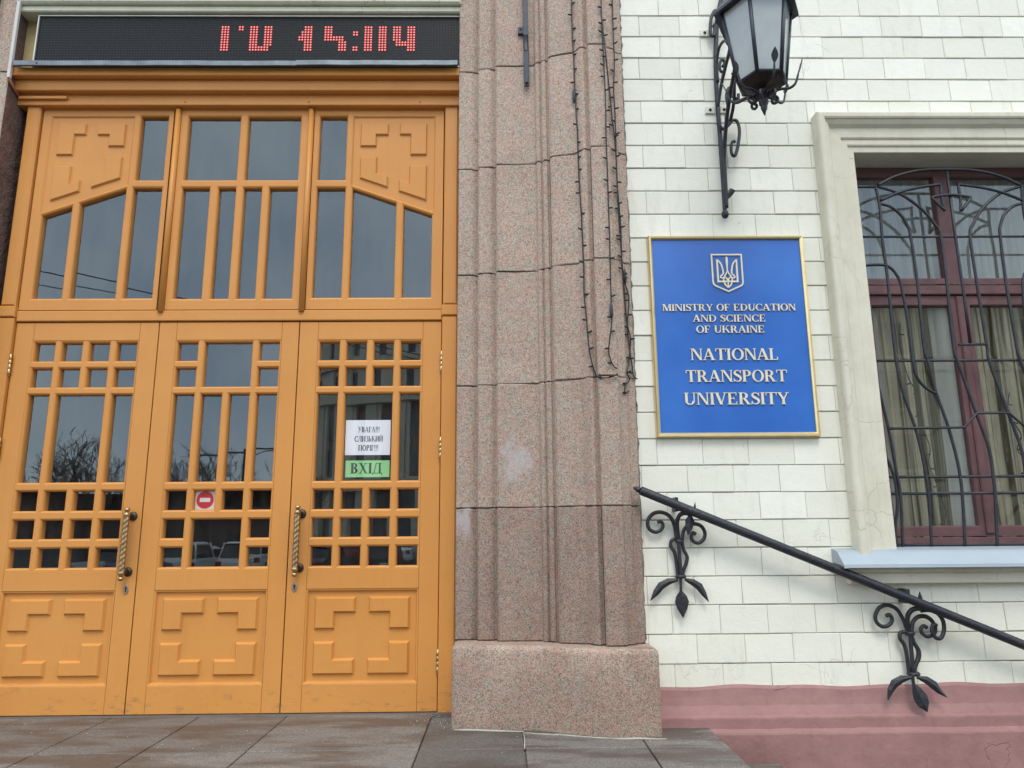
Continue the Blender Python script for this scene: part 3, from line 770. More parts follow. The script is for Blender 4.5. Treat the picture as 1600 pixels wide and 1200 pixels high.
def glyph(ch):
    c = {'С': 'C', 'О': 'O', 'А': 'A', 'І': 'I', 'Х': 'X', 'Р': 'P', 'В': 'B', 'К': 'K'}.get(ch, ch)
    if c == ' ': return [], .38
    if c == '!': return [_dg(.12, .3, .08, 1., .1)[:2]+[(.24, 1.), (.08, 1.)], _r(.09, 0, .23, .13)], .32
    if c == 'I': return _st(.09), .36
    if c == 'N': return [_dg(.66, 0, .12, 1., .17)]+_st(.10, .065, top=0)+[_sf(.0, .2, .95)]+_st(.72, .065, bot=0), .90
    if c in 'ИЙ':
        o = _st(.09)+_st(.62)+[_dg(.22, .1, .60, .85, .07)]
        if c == 'Й': o.append(_rg(.43, 1.2, .17, .15, 180, 360, .06, .08))
        return o, .88
    if c == 'M': return [_dg(.44, 0, .13, 1., .16), _dg(.47, 0, .80, 1., .07)]+_st(.10, .065, top=0)+[_sf(.0, .2, .95)]+_st(.80, S_, bot=1), 1.06
    if c == 'T': return _st(.32, top=0)+[_r(.03, .94, .775, 1.), _dg(.03, .74, .03, .95, .05), _dg(.725, .74, .725, .95, .05)], .80
    if c == 'S': return [_sk([(.53, .77), (.47, .90), (.31, .965), (.15, .90), (.11, .75), (.22, .60), (.42, .46), (.52, .30), (.46, .10), (.28, .035), (.12, .10), (.05, .26)], [.05, .06, .07, .10, .15, .19, .19, .15, .10, .07, .06, .05]), _r(.51, .72, .56, .98), _r(.03, .02, .08, .28)], .62
    if c == 'З': return [_sk([(.08, .76), (.14, .92), (.28, .965), (.43, .9), (.46, .74), (.36, .56), (.22, .52)], [.05, .06, .07, .13, .16, .1, .05]), _sk([(.22, .52), (.40, .49), (.52, .34), (.50, .13), (.30, .035), (.12, .08), (.05, .24)], [.05, .1, .16, .16, .08, .06, .05])], .62
    if c in 'RP':
        o = _st(.09)+[_r(.2, .94, .36, 1.), _r(.2, .46, .36, .52), _rg(.35, .73, .30, .27, -90, 90)]
        if c == 'R': o += [_dg(.60, 0, .33, .48, .18), _sf(.56, .86, 0)]
        return o, (.86 if c == 'R' else .70)
    if c == 'Y': return [_dg(.34, .42, .05, 1., .17), _dg(.43, .42, .68, 1., .065), _sf(-.02, .30, .95), _sf(.58, .82, .95)]+_st(.34, S_, 0, .46, top=0), .82
    if c == 'У': return [_dg(.36, .30, .07, 1., .16), _dg(.20, .0, .64, 1., .065), _sf(0, .3, .95), _sf(.54, .76, .95), _r(.08, 0, .25, .10)], .78
    if c == 'O': return [_rg(.45, .5, .42, .515, -90, 90), _rg(.45, .5, .42, .515, 90, 270)], .90
    if c == 'F': return _st(.09)+[_r(.2, .94, .62, 1.), _r(.2, .48, .46, .54), _r(.57, .76, .62, .95), _r(.42, .40, .46, .62)], .68
    if c == 'E': return _st(.09)+[_r(.2, .94, .64, 1.), _r(.2, .48, .48, .54), _r(.2, 0, .66, .06), _r(.59, .77, .64, .95), _r(.44, .40, .48, .62), _r(.61, .05, .66, .25)], .76
    if c == 'Г': return _st(.09)+[_r(.2, .94, .60, 1.), _r(.55, .74, .60, .95)], .64
    if c == 'D': return _st(.09)+[_r(.2, .94, .34, 1.), _r(.2, 0, .34, .06), _rg(.33, .5, .50, .5, -90, 90)], .90
    if c == 'U': return _st(.09, S_, .3, 1., bot=0)+_st(.66, .065, .3, 1., bot=0)+[_rg(.4075, .32, .3175, .335, 180, 360, .15, .08)], .84
    if c == 'C': return [_rg(.46, .5, .42, .515, 50, 310, S_, T_, 24), _r(.72, .68, .77, 1.), _r(.72, .0, .77, .25)], .84
    if c == 'A': return [_dg(.06, 0, .36, 1., .065), _dg(.62, 0, .32, 1., .175), _r(.2, .30, .60, .36), _sf(-.02, .22, 0), _sf(.53, .86, 0)], .86
    if c == 'K': return _st(.09)+[_dg(.22, .38, .60, 1., .075), _dg(.66, 0, .36, .58, .18), _sf(.60, .92, 0), _sf(.52, .80, .95)], .90
    if c == 'L': return _st(.09)+[_r(.2, 0, .62, .06), _r(.57, .05, .62, .27)], .70
    if c == 'V': return [_dg(.34, 0, .05, 1., .175), _dg(.40, 0, .68, 1., .065), _sf(-.02, .30, .95), _sf(.58, .84, .95)], .84
    if c == 'X': return [_dg(.58, 0, .07, 1., .18), _dg(.10, 0, .60, 1., .065), _sf(-.0, .28, 0), _sf(.52, .84, 0), _sf(0, .32, .95), _sf(.5, .78, .95)], .84
    if c == 'B': return _st(.09)+[_r(.2, .94, .34, 1.), _r(.2, .49, .36, .55), _r(.2, 0, .36, .06), _rg(.34, .75, .26, .25, -90, 90, .14), _rg(.35, .27, .31, .27, -90, 90)], .74
    if c == 'Ь': return _st(.09)+[_r(.2, .49, .34, .55), _r(.2, 0, .34, .06), _rg(.33, .275, .32, .275, -90, 90)], .72
    if c == 'П': return _st(.09)+_st(.62)+[_r(.2, .94, .66, 1.)], .88
    if c == 'Л': return [_dg(.10, 0, .34, 1., .07)]+_st(.60)+[_r(.32, .94, .62, 1.), _sf(.0, .24, 0)], .86
    if c == 'Д': return [_dg(.14, .05, .34, 1., .07), _r(.60, .05, .76, 1.), _r(.32, .94, .82, 1.), _r(.03, 0, .90, .06), _r(.03, -.16, .09, .02), _r(.84, -.16, .90, .02)], .94
    raise ValueError(ch)
BOLD = 0.
def words(mat, parent, s, xa, xb, z, h, yf, yb):
    tot = sum(glyph(c)[1] for c in s); kx = (xb-xa)/tot; x = xa
    for k, wd_ in enumerate(s.split(' ')):
        wl = sum(glyph(c)[1] for c in wd_)*kx; bm = NB(); text(bm, wd_, x, x+wl, z, h, yf, yb)
        bmesh.ops.recalc_face_normals(bm, faces=bm.faces); obj('lettering', bm, mat, parent); x += wl+glyph(' ')[1]*kx
def text(bm, s, xa, xb, z, h, yf, yb):
    tot = sum(glyph(c)[1] for c in s); kx = (xb-xa)/tot; x = xa; i = 0
    for c in s:
        ps, adv = glyph(c)
        for p in ps:
            q = ccw([(x+a*kx, z+b_*h) for a, b_ in p]); o = (i % 9)*.00012; i += 1
            A = loop(bm, q, yf+o); B = loop(bm, q, yb); ring(bm, B, A)
            try: bm.faces.new(A)
            except Exception: pass
        x += adv*kx

# ================================================================== UNIVERSITY PLAQUE
pl = thing('plaque', 'blue university name plaque in a gold frame with cream raised lettering', 'sign', (1.547, 0, 1.757))
bm = NB(); cprism(bm, rect(1.03, 2.064, 1.782, 3.136), -.026, -.004, .001); obj('board', bm, BLUE, pl)
bm = NB(); o_ = rect(1.007, 2.087, 1.759, 3.159)
A = loop(bm, o_, -.003); B = loop(bm, inset(o_, .002), -.036); D = loop(bm, inset(o_, .008), -.046); E_ = loop(bm, inset(o_, .019), -.045); F_ = loop(bm, inset(o_, .028), -.036); H_ = loop(bm, inset(o_, .030), -.02)
for a, b_ in ((A, B), (B, D), (D, E_), (E_, F_), (F_, H_)): ring(bm, a, b_)
fix(bm); obj('frame', bm, GOLD, pl)
for s, xa, xb, z, h in (('MINISTRY OF EDUCATION', 1.086, 1.996, 2.618, .047), ('AND SCIENCE', 1.289, 1.785, 2.541, .048), ('OF UKRAINE', 1.306, 1.772, 2.464, .049),
                        ('NATIONAL', 1.258, 1.852, 2.275, .079), ('TRANSPORT', 1.218, 1.898, 2.127, .079), ('UNIVERSITY', 1.199, 1.898, 1.974, .080)):
    words(LETTER, pl, s, xa, xb, z, h, -.035, -.024)
# emblem
bm = NB(); ek = .1975/605.; ex = lambda x: 1.5445+(x-633)*ek; ez = lambda y: 2.887-(y-605)*.000346
def stroke(pts, wds, sm=5, y=-.036, k=[0]):
    p = smooth_path([(ex(a), ez(b_), 0) for a, b_ in pts], sm) if sm else [Vector((ex(a), ez(b_), 0)) for a, b_ in pts]
    N = len(p); A, B = [], []
    for i in range(N):
        d = (p[min(i+1, N-1)]-p[max(i-1, 0)]).normalized(); t = i/(N-1)*(len(wds)-1); q = min(int(t), len(wds)-2); h = (wds[q]+(wds[q+1]-wds[q])*(t-q))*ek/2
        A.append((p[i].x-d.y*h, p[i].y+d.x*h)); B.append((p[i].x+d.y*h, p[i].y-d.x*h))
    k[0] += 1; yy = y-.00015*k[0]
    for i in range(N-1):
        q = ccw([A[i], A[i+1], B[i+1], B[i]]); U = loop(bm, q, yy); V_ = loop(bm, q, -.025); ring(bm, V_, U); bm.faces.new(U)
shield = ccw([(ex(a), ez(b_)) for a, b_ in ((305, 210), (962, 210), (962, 800), (945, 850), (905, 885), (633, 1003), (362, 885), (322, 850), (305, 800))])
O1, I1 = loop(bm, shield, -.036), loop(bm, inset(shield, 30*ek), -.036); O2, I2 = loop(bm, shield, -.025), loop(bm, inset(shield, 30*ek), -.025)
ring(bm, O1, I1); ring(bm, O2, O1); ring(bm, I1, I2)
CX = 633
for s in (-1, 1):
    m_ = lambda p: [(CX+s*(a-CX), b_) for a, b_ in p]
    stroke(m_([(836, 325), (836, 560), (836, 800)]), [34, 34, 34], 0)
    stroke(m_([(838, 784), (740, 784), (650, 784)]), [34, 34, 34], 0)
    stroke(m_([(836, 328), (770, 400), (735, 500), (722, 610), (760, 655), (785, 690), (750, 712), (700, 690)]), [22, 30, 30, 30, 28, 26, 26, 22])
    stroke(m_([(633, 560), (655, 610), (690, 660), (715, 710), (722, 775), (690, 850), (633, 910)]), [26, 26, 28, 28, 30, 30, 28])
    stroke(m_([(690, 690), (655, 730), (633, 790)]), [24, 24, 24])
stroke([(633, 270), (633, 360), (633, 480), (633, 575)], [30, 46, 26, 26], 4); stroke([(633, 720), (633, 800), (633, 905)], [24, 26, 26], 3)
bmesh.ops.recalc_face_normals(bm, faces=bm.faces); obj('trident_emblem', bm, LETTER, pl)

# ================================================================== NOTICES ON THE DOOR GLASS
def notice(name, label, rct, mat, lines):
    t = thing(name, label, 'notice', ((rct[0]+rct[1])/2, .418, rct[2]))
    bm = NB(); cprism(bm, rect(*rct), .4172, .4190, .0003); obj('sheet', bm, mat, t)
    global S_, T_
    S_, T_ = .20, .11
    for s, xa, xb, z, h in lines: words(INK, t, s, xa, xb, z, h, .4158, .4171)
    S_, T_ = .165, .062
notice('paper_notice', 'white paper warning notice with three printed lines behind the right door glass', (-1.116, -.797, 1.702, 1.952), PAPER,
       [('УВАГА!!!', -1.028, -.874, 1.864, .040), ('СЛИЗЬКИЙ', -1.052, -.850, 1.798, .040), ('ПОРІГ!!!', -1.023, -.880, 1.733, .040)])
notice('paper_notice', 'green paper notice reading entrance under the white notice behind the glass', (-1.108, -.798, 1.546, 1.664), GREEN, [('ВХІД', -1.074, -.846, 1.572, .074)])
ne = thing('no_entry_sign', 'white square sticker with a red no-entry disc on the middle door', 'sign', (-2.070, .403, 1.327))
bm = NB(); cprism(bm, rect(-2.139, -2.001, 1.3275, 1.4565), .4080, .4105, .0004); obj('sticker', bm, WHITE, ne)
bm = NB(); cprism(bm, [(-2.072+.060*cos(2*pi*k/36), 1.395+.060*sin(2*pi*k/36)) for k in range(36)], .4072, .4082, .0002); obj('red_disc', bm, RED, ne)
bm = NB(); cprism(bm, rect(-2.108, -2.036, 1.381, 1.409), .4064, .4074, .0002); obj('white_bar', bm, WHITE, ne)

# ================================================================== LED SIGN, LINTEL, LEDGE, CONDUIT
ls = thing('led_sign', 'black scrolling led clock sign with red dots reading 15:04 above the doors', 'display', (-1.93, .22, 4.67))
bm = NB(); cprism(bm, rect(-3.530, -.305, 4.640, 5.064), .224, .34, .002); obj('screen', bm, LED, ls)
bm = NB(); o_ = rect(-3.540, -.303, 4.632, 5.074)
A = loop(bm, o_, .34); B = loop(bm, o_, .212); D = loop(bm, inset(o_, .009), .212); E_ = loop(bm, inset(o_, .009), .226)
for a, b_ in ((A, B), (B, D), (D, E_)): ring(bm, a, b_)
fix(bm); obj('bezel', bm, plain('pale_aluminium', (.60, .58, .50), .4, .5), ls)
def dot(bm, c, r):
    x, z = -2.132+.0219*c, 4.978-.0218*r
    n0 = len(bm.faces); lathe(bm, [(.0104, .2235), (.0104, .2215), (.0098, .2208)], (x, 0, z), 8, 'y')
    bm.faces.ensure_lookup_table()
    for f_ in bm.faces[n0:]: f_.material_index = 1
    lathe(bm, [(.0058, .2207), (.0050, .2190), (.0030, .2180)], (x, 0, z), 8, 'y')
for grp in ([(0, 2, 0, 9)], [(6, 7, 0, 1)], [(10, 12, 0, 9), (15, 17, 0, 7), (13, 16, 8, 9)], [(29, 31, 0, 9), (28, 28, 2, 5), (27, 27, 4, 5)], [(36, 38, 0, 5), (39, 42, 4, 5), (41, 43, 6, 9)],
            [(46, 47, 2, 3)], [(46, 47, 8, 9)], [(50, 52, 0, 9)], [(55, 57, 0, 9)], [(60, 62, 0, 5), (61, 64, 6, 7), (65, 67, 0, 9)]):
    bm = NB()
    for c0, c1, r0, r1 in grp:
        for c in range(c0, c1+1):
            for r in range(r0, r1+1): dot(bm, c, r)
    obj('lit_dots', bm, [LIT, GLOW], ls)
# sheet metal ledge under the sign
lg = thing('metal_ledge', 'grey sheet metal drip ledge under the led sign', 'ledge', (-1.96, .16, 4.60))
def ledge(xa, xb, dz, jag=0):
    bm = NB(); pr = [(.225, 4.648), (.150, 4.640), (.146, 4.636), (.146, 4.600), (.152, 4.596), (.158, 4.600), (.158, 4.630), (.225, 4.640)]
    prev = None; N = 14
    for i in range(N+1):
        x = xa+(xb-xa)*i/N; d = random.uniform(-.0015, .0015)+dz
        vs = [bm.verts.new((x, y-abs(dz)*.5, z+d)) for y, z in pr]
        if prev:
            for k in range(len(pr)): bm.faces.new((prev[k], prev[(k+1) % len(pr)], vs[(k+1) % len(pr)], vs[k]))
        else: bm.faces.new(vs)
        prev = vs
    bm.faces.new(prev); fix(bm); obj('sheet', bm, STEEL, lg)
ledge(-3.63, -1.53, .0); ledge(-1.535, -.325, .004)
bm = NB(); ball(bm, (-3.46, .146, 4.618), .008, 8); obj('rivet', bm, STEEL, lg)
# ochre plaster recess behind the sign and the pale lintel over it
bm = NB(); box(bm, -3.72, -.25, .30, .6, 4.60, 5.4); tag(obj('sign_recess', bm, YELL), 'ochre plastered strip round the led sign', 'wall')
bm = NB()
cprism(bm, rect(-3.69, -.30, 5.085, 5.135), .185, .60, .008)
cprism(bm, rect(-3.69, -.30, 5.136, 5.20), .150, .60, .014)
cprism(bm, rect(-3.69, -.30, 5.201, 6.2), .120, .60, .01)
fix(bm); tag(obj('lintel', bm, LINT), 'pale greenish cream stone lintel along the top above the led sign', 'lintel')
# cable conduit on the granite reveal
cd = thing('cable_conduit', 'thin white cable conduit turning rust brown beside the led sign', 'conduit', (-3.70, .16, 4.42))
bm = NB(); cbox(bm, -3.674, -3.650, .150, .176, 4.50, 6.1, .004); obj('white_trunking', bm, WHITE, cd)
bm = NB(); tube(bm, [(-3.660, .163, 4.497), (-3.664, .23, 4.46), (-3.660, .297, 4.432)], .011, 6); obj('brown_trunking', bm, ORCABLE, cd)
bm = NB(); cbox(bm, -3.662, -3.300, .286, .309, 4.412, 4.434, .003); obj('ochre_trunking', bm, OCHRE, cd)
# dark flag bar on the granite
fb = thing('flag_holder', 'dark steel flag bar with a side tab fixed to the granite', 'bracket', (.19, .08, 4.37))
bm = NB(); cprism(bm, rect(.168, .206, 4.79, 6.1), .055, .066, .002); cprism(bm, rect(.171, .211, 4.37, 4.66), .058, .069, .004)
tube(bm, [(.188, .062, 4.795), (.189, .074, 4.74), (.190, .066, 4.655)], .019, 6, 4, .35); fix(bm); obj('bar', bm, DSTEEL, fb)
bm = NB(); cprism(bm, rect(.132, .170, 4.815, 4.872), .072, .098, .002); fix(bm); tb = obj('tab', bm, DSTEEL, fb)
bm = NB(); ball(bm, (.150, .072, 4.85), .008, 8); obj('bolt', bm, BLACK, tb)
bm = NB(); ball(bm, (.191, .056, 4.395), .012, 10); obj('bolt', bm, BLACK, fb)

# ================================================================== LIGHT STRINGS ON THE GRANITE
def on_granite(px, py, off=.012):
    y = 0.
    for _ in range(8):
        q = P(px, py, y); y = prof_y(min(max(q.x, -.3), .875))-off
    return P(px, py, y)
c1, c2, c3 = (lambda x, y: (700+x/4, y/4)), (lambda x, y: (700+x/4, 280+y/4)), (lambda x, y: (700+x/4, 560+y/4))
STR = [
 ('black fairy light string hanging furthest left on the granite', [c1(770, -40), c1(772, 60), c1(775, 160), c1(778, 260), c1(786, 380), c1(788, 480), c1(795, 590), c1(800, 700), c1(808, 820), c1(812, 960), c1(818, 1100), c2(822, 60), c2(834, 250), c2(842, 440), c2(848, 560), c2(850, 720), c2(862, 840), c2(872, 960), c2(885, 1080), c3(900, 30), c3(915, 80), c3(930, 110), c3(975, 122), c3(1030, 112), c3(1060, 95)], 1),
 ('black fairy light string second from the left, ending in a loop', [c1(955, -40), c1(960, 100), c1(965, 250), c1(972, 350), c1(978, 480), c1(985, 660), c1(988, 860), c1(996, 1060), c2(1002, 150), c2(1008, 300), c2(1012, 450), c2(1015, 600), c2(1020, 760), c2(1022, 900), c2(1010, 1000), c2(1005, 1080), c3(1020, 20), c3(1042, 55), c3(1060, 62)], 1),
 ('black fairy light string hanging third from the left', [c1(955, 60), c1(970, 200), c1(985, 330), c1(1000, 480), c1(1015, 620), c1(1028, 760), c1(1045, 900), c1(1055, 1060), c2(1060, 100), c2(1070, 260), c2(1080, 400), c2(1090, 560), c2(1105, 760), c2(1120, 920), c2(1135, 1060), c3(1150, 40), c3(1160, 110), c3(1183, 128)], 1),
 ('black fairy light string nearest the white brick wall', [c1(1026, -40), c1(1030, 120), c1(1034, 250), c1(1040, 400), c1(1035, 540), c1(1042, 680), c1(1048, 840), c1(1052, 1000), c1(1058, 1160), c2(1066, 130), c2(1080, 300), c2(1085, 460), c2(1098, 620), c2(1130, 740), c2(1122, 900), c2(1140, 1000), c3(1130, 20), c3(1118, 90), c3(1135, 130), c3(1110, 170), c3(1105, 215), c3(1130, 205)], 1)]
rs = random.Random(4)
for lab, pts, _ in STR:
    q = [on_granite(x, y, .014+.006*rs.random()) for x, y in pts]; path = smooth_path(q, 6)
    t = thing('light_string', lab, 'string lights', tuple(q[-1]), 0, 'fairy light strings on the granite pilaster')
    bm = NB(); tube(bm, path, .0046, 5); obj('wire', bm, WIRE, t)
    dacc = 0; last = path[0]; nxt = .08
    for p in path:
        dacc += (p-last).length; last = p
        if dacc > nxt:
            nxt += rs.uniform(.085, .15); s = rs.choice((-1, 1))
            d = Vector((s*.028, -.010, rs.uniform(-.008, .012)))
            bm = NB(); tube(bm, [p, p+d*.5, p+d], [.0050, .0068, .0056], 6); obj('bulb', bm, WIRE, t)
    k = {0: [c1(788, 600)], 1: [c2(1021, 820)], 3: [c2(1105, 610)]}.get([s_[0] for s_ in STR].index(lab))
    if k:
        p = on_granite(*k[0], .022); bm = NB(); tube(bm, [p+Vector((0, 0, .055)), p+Vector((0, 0, .03)), p-Vector((0, 0, .03)), p-Vector((0, 0, .055))], [.004, .012, .012, .004], 8); obj('connector', bm, DSTEEL, t)

# ================================================================== WINDOW
wd = thing('window', 'maroon framed window with cream moulded surround behind the grille', 'window', (3.30, .2, 1.03))
WX0, WX1, WZ0, WZ1 = 2.512, 4.086, 1.045, 3.790
WC = (WX0+WX1)/2
op = [(WX0, WZ0-.03), (WX1, WZ0-.03), (WX1, WZ1), (WX0, WZ1)]
def sweep_u(bm, prof_, x0, x1, zb, zt):
    """moulding round three sides: prof_ = (distance outwards from the opening, y)"""
    prev = None
    for u, y in prof_:
        vs = [bm.verts.new(p) for p in ((x0-u, y, zb), (x0-u, y, zt+u), (x1+u, y, zt+u), (x1+u, y, zb))]
        if prev:
            for i in range(3): bm.faces.new((prev[i], prev[i+1], vs[i+1], vs[i]))
        prev = vs
bm = NB(); bz = .992
sweep_u(bm, [(0, .20), (0, -.018), (.003, -.022), (.042, -.024), (.048, -.034), (.056, -.037), (.092, -.037), (.097, -.046), (.105, -.050), (.172, -.052), (.178, -.060), (.192, -.078), (.212, -.090), (.222, -.092), (.224, -.104), (.235, -.110), (.262, -.110), (.270, -.104), (.276, -.090), (.278, .03)], WX0, WX1, bz, WZ1)
for e in bm.edges: pass
fix(bm); obj('surround', bm, CREAM, wd)
YW = .20
bm = NB(); fr_o = rect(WX0-.02, WX1+.02, 1.062, WZ1+.03)
TOPP = [rect(WX0+.115, 3.196, 2.930, 3.716), rect(3.312, WX1-.115, 2.930, 3.716)]
gl = NB()
glazed(bm, gl, rect(WX0-.02, WX1+.02, 2.885, WZ1+.03), TOPP, YW, YW+.035, .010, .010)
cprism(bm, rect(WX0-.02, WX1+.02, 2.800, 2.868), YW-.018, YW+.06, .006)
cprism(bm, rect(WX0-.02, WX1+.02, 2.869, 2.884), YW+.012, YW+.06, .001)
cprism(bm, rect(WX0-.02, WX1+.02, 1.040, 1.104), YW-.012, YW+.06, .004)
cprism(bm, rect(WX0-.02, WX0+.06, 1.10, 2.80), YW-.004, YW+.06, .004); cprism(bm, rect(WX1-.06, WX1+.02, 1.10, 2.80), YW-.004, YW+.06, .004)
fix(bm); fr = obj('frame', bm, MAROON, wd); bmesh.ops.recalc_face_normals(gl, faces=gl.faces); obj('glazing', gl, WGLASS, fr)
for xa, xb, ga, gb in ((WX0+.061, 3.262, WX0+.13, 3.208), (3.264, WX1-.061, 3.350, WX1-.13)):
    bm, gl = NB(), NB(); out = rect(xa, xb, 1.112, 2.796)
    glazed(bm, gl, out, [rect(ga, gb, 1.180, 2.722)], YW+.004, YW+.035, .009, .010)
    A = loop(bm, ccw(out), YW+.004); B = loop(bm, ccw(out), YW+.06); ring(bm, A, B); fix(bm); s_o = obj('sash', bm, MAROON, wd)
    bmesh.ops.recalc_face_normals(gl, faces=gl.faces); obj('glazing', gl, WGLASS, s_o)
bm = NB(); cprism(bm, rect(3.246, 3.300, 1.125, 2.79), YW-.014, YW+.01, .008); fix(bm); obj('cover_strip', bm, MAROON, wd)
# sill: tin flashing over a plastered ledge
bm = NB(); prev = None
for x in (2.10, 2.112, 4.486, 4.50):
    e = .010 if x in (2.10, 4.50) else 0
    vs = [bm.verts.new((x, y, z-e*.3)) for y, z in ((.21, 1.052), (.02, 1.046), (-.075, 1.030), (-.090, 1.020), (-.165, .948), (-.168, .928), (-.158, .926), (-.155, .940), (-.02, .96))]
    if prev:
        for k in range(8): bm.faces.new((prev[k], prev[k+1], vs[k+1], vs[k]))
    else: bm.faces.new(vs)
    prev = vs
bm.faces.new(prev); fix(bm); obj('sill_flashing', bm, SILL, wd)
bm = NB(); cprism(bm, rect(2.175, 4.425, .825, .924), -.070, .03, .006); cprism(bm, rect(2.155, 4.445, .895, .938), -.098, .03, .006); fix(bm); obj('sill_ledge', bm, CREAM, wd)
# room behind
bm = NB(); x0, x1, y0, y1, z0, z1 = 1.2, 6., .47, 4.2, .1, 4.4
for xa, xb, za, zb in ((1.2, 1.8, .1, 4.4), (5.4, 6., .1, 4.4), (1.8, 5.4, .1, .9), (1.8, 5.4, 4.1, 4.4), (3.5, 3.7, .9, 4.1)): box(bm, xa, xb, y1, y1+.2, za, zb)  # unseen back wall with openings added to let sky light through the curtains
for q in (((x0, y0, z0), (x0, y1, z0), (x0, y1, z1), (x0, y0, z1)), ((x1, y0, z0), (x1, y0, z1), (x1, y1, z1), (x1, y1, z0)), ((x0, y0, z1), (x0, y1, z1), (x1, y1, z1), (x1, y0, z1)), ((x0, y0, z0), (x1, y0, z0), (x1, y1, z0), (x0, y1, z0))):
    bm.faces.new([bm.verts.new(p) for p in q])
struct('room_walls', bm, ROOM)
def curtain(xa, xb, y, mat, label, amp=.035, per=.11, z0=1.1, z1=3.72, seed=0):
    bm = NB(); r_ = random.Random(seed); N = int((xb-xa)/.012); A, B = [], []; ph = 0
    for i in range(N+1):
        x = xa+(xb-xa)*i/N; ph += 2*pi*.012/per*r_.uniform(.6, 1.4); yy = y+amp*sin(ph)+.012*sin(x*9)
        A.append(bm.verts.new((x, yy, z0))); B.append(bm.verts.new((x+.006*sin(ph), yy*.6+y*.4, z1)))
    for i in range(N): bm.faces.new((A[i], A[i+1], B[i+1], B[i])).smooth = True
    bmesh.ops.solidify(bm, geom=bm.faces[:], thickness=.003)
    tag(obj('curtain', bm, mat), label, 'curtain', 'curtains behind the grilled window')
curtain(2.50, 2.70, .262, CURT2, 'narrow pale curtain edge at the left side of the window', .012, .07, seed=1, z1=2.78)
curtain(2.66, 3.12, .34, CURT, 'greenish beige pleated curtain behind the left window pane', .030, .075, seed=2, z1=2.78)
curtain(3.07, 3.235, .262, CURT2, 'bright white curtain strip beside the middle window post', .010, .16, seed=3, z1=2.78)
curtain(3.17, 4.09, .34, CURT, 'greenish beige pleated curtain behind the right window pane', .030, .08, seed=5, z1=2.78)
curtain(2.50, 3.22, .36, SHEER, 'grey sheer curtain behind the upper left window pane', .014, .12, seed=6, z0=2.80, z1=3.78)
curtain(3.28, 4.08, .36, SHEER, 'grey sheer curtain behind the upper right window pane', .014, .12, seed=7, z0=2.80, z1=3.78)
for lab, pts in (('black fairy light wire drooping behind the left window pane', [(2.86, 2.62), (2.84, 2.45), (2.88, 2.2), (2.93, 2.1), (2.92, 1.9), (2.97, 1.72), (2.95, 1.6), (2.99, 1.45), (3.02, 1.28), (2.99, 1.16)]),
                 ('black fairy light wire drooping behind the right window pane', [(3.58, 2.1), (3.55, 1.95), (3.62, 1.8), (3.58, 1.7), (3.64, 1.6), (3.6, 1.5), (3.66, 1.42), (3.6, 1.34)])):
    t = thing('light_string', lab, 'string lights', (pts[-1][0], .262, pts[-1][1])); path = smooth_path([(a, .262+.004*sin(b_*9), b_) for a, b_ in pts], 5)
    bm = NB(); tube(bm, path, .0036, 5); obj('wire', bm, WIRE, t)
    for i in range(3, len(path), 4):
        bm = NB(); tube(bm, [path[i], path[i]+Vector((random.choice((-.03, .03)), 0, -.008))], .005, 5); obj('bulb', bm, WIRE, t)

# ---- grille
GY = .05; gr = thing('window_grille', 'black iron window grille with arched bars and a bow ornament', 'grille', (3.207, GY, 1.04))
a6, a7 = crop(1260, 140, 3.), crop(1300, 500, 3.)
GX = 3.207
mir = lambda ps: [Vector((2*GX-p.x, p.y, p.z)) for p in ps]
def bar(pts, both=True, r=.0112, sm=6, name='bar', yo=0):
    for q in ((pts, mir(pts)) if both else (pts,)):
        bm = NB(); q = [p+Vector((0, yo, 0)) for p in q]; tube(bm, q, r, 6, sm); obj(name, bm, IRON, gr)
zl = lambda y: P(1480, y, GY).z
hz = lambda z, name='crossbar', yo=.009: bar([Vector((WX0-.01, GY, z)), Vector((WX1+.01, GY, z))], False, .0092, 0, name, yo)
hz(3.186); hz(P(1450, 563, GY).z); hz(P(1450, 745, GY).z); hz(P(1450, 771, GY).z); hz(1.058)
# vertical bars, top to bottom (surveyed on the left half and mirrored)
bar([Vector((GX, GY, 3.70)), Vector((GX, GY, 3.186)), Vector((GX+.004, GY, 2.7)), Vector((GX+.002, GY, 2.395))], False, .0112, 0)
uB = a6([(325, 455), (345, 560), (355, 690), (380, 880), (412, 1200)], GY); wB = a7([(300, 185), (330, 330), (385, 490), (420, 620), (442, 740), (455, 830), (468, 1068)], GY)
uF = a6([(345, 535), (395, 550), (445, 590), (475, 640), (488, 685), (520, 900), (550, 1200)], GY); wF = a7([(450, 195), (490, 345), (545, 500), (585, 650), (602, 740), (612, 830), (625, 1066)], GY)
uD = a6([(335, 455), (440, 490), (540, 560), (600, 630), (630, 685), (655, 880), (690, 1200)], GY); wD = a7([(590, 195), (670, 420), (735, 600), (757, 740), (765, 830), (776, 1064)], GY)
bH = a6([(262, 825), (375, 825), (430, 880), (450, 945), (475, 1080), (490, 1200)], GY)+a7([(380, 195), (400, 270), (440, 318), (490, 345)], GY)
bA = a7([(205, 260), (265, 510), (300, 700), (322, 830), (333, 1070)], GY)
for b_ in (uB+wB, uF+wF, uD+wD, bH, bA): bar(b_, False)
for k, u in enumerate((uD, uF, None, uB)):              # the lower waves all lean the same way
    low = [p+Vector((.2165*(k+1), 0, 0)) for p in wD]
    bar((mir(u) if u else mir(bH[:6])+[])+low, False)
bar(a6([(335, 450), (400, 415), (480, 390), (560, 378)], GY)+[Vector((GX, GY, 3.693))], yo=-.006)
bar(a6([(222, 456), (330, 455)], GY), sm=0)
bar(a6([(345, 522), (430, 485), (520, 462), (622, 448)], GY)+a6([(626, 452), (633, 520), (646, 570)], GY), yo=-.008, name='bow_bar')
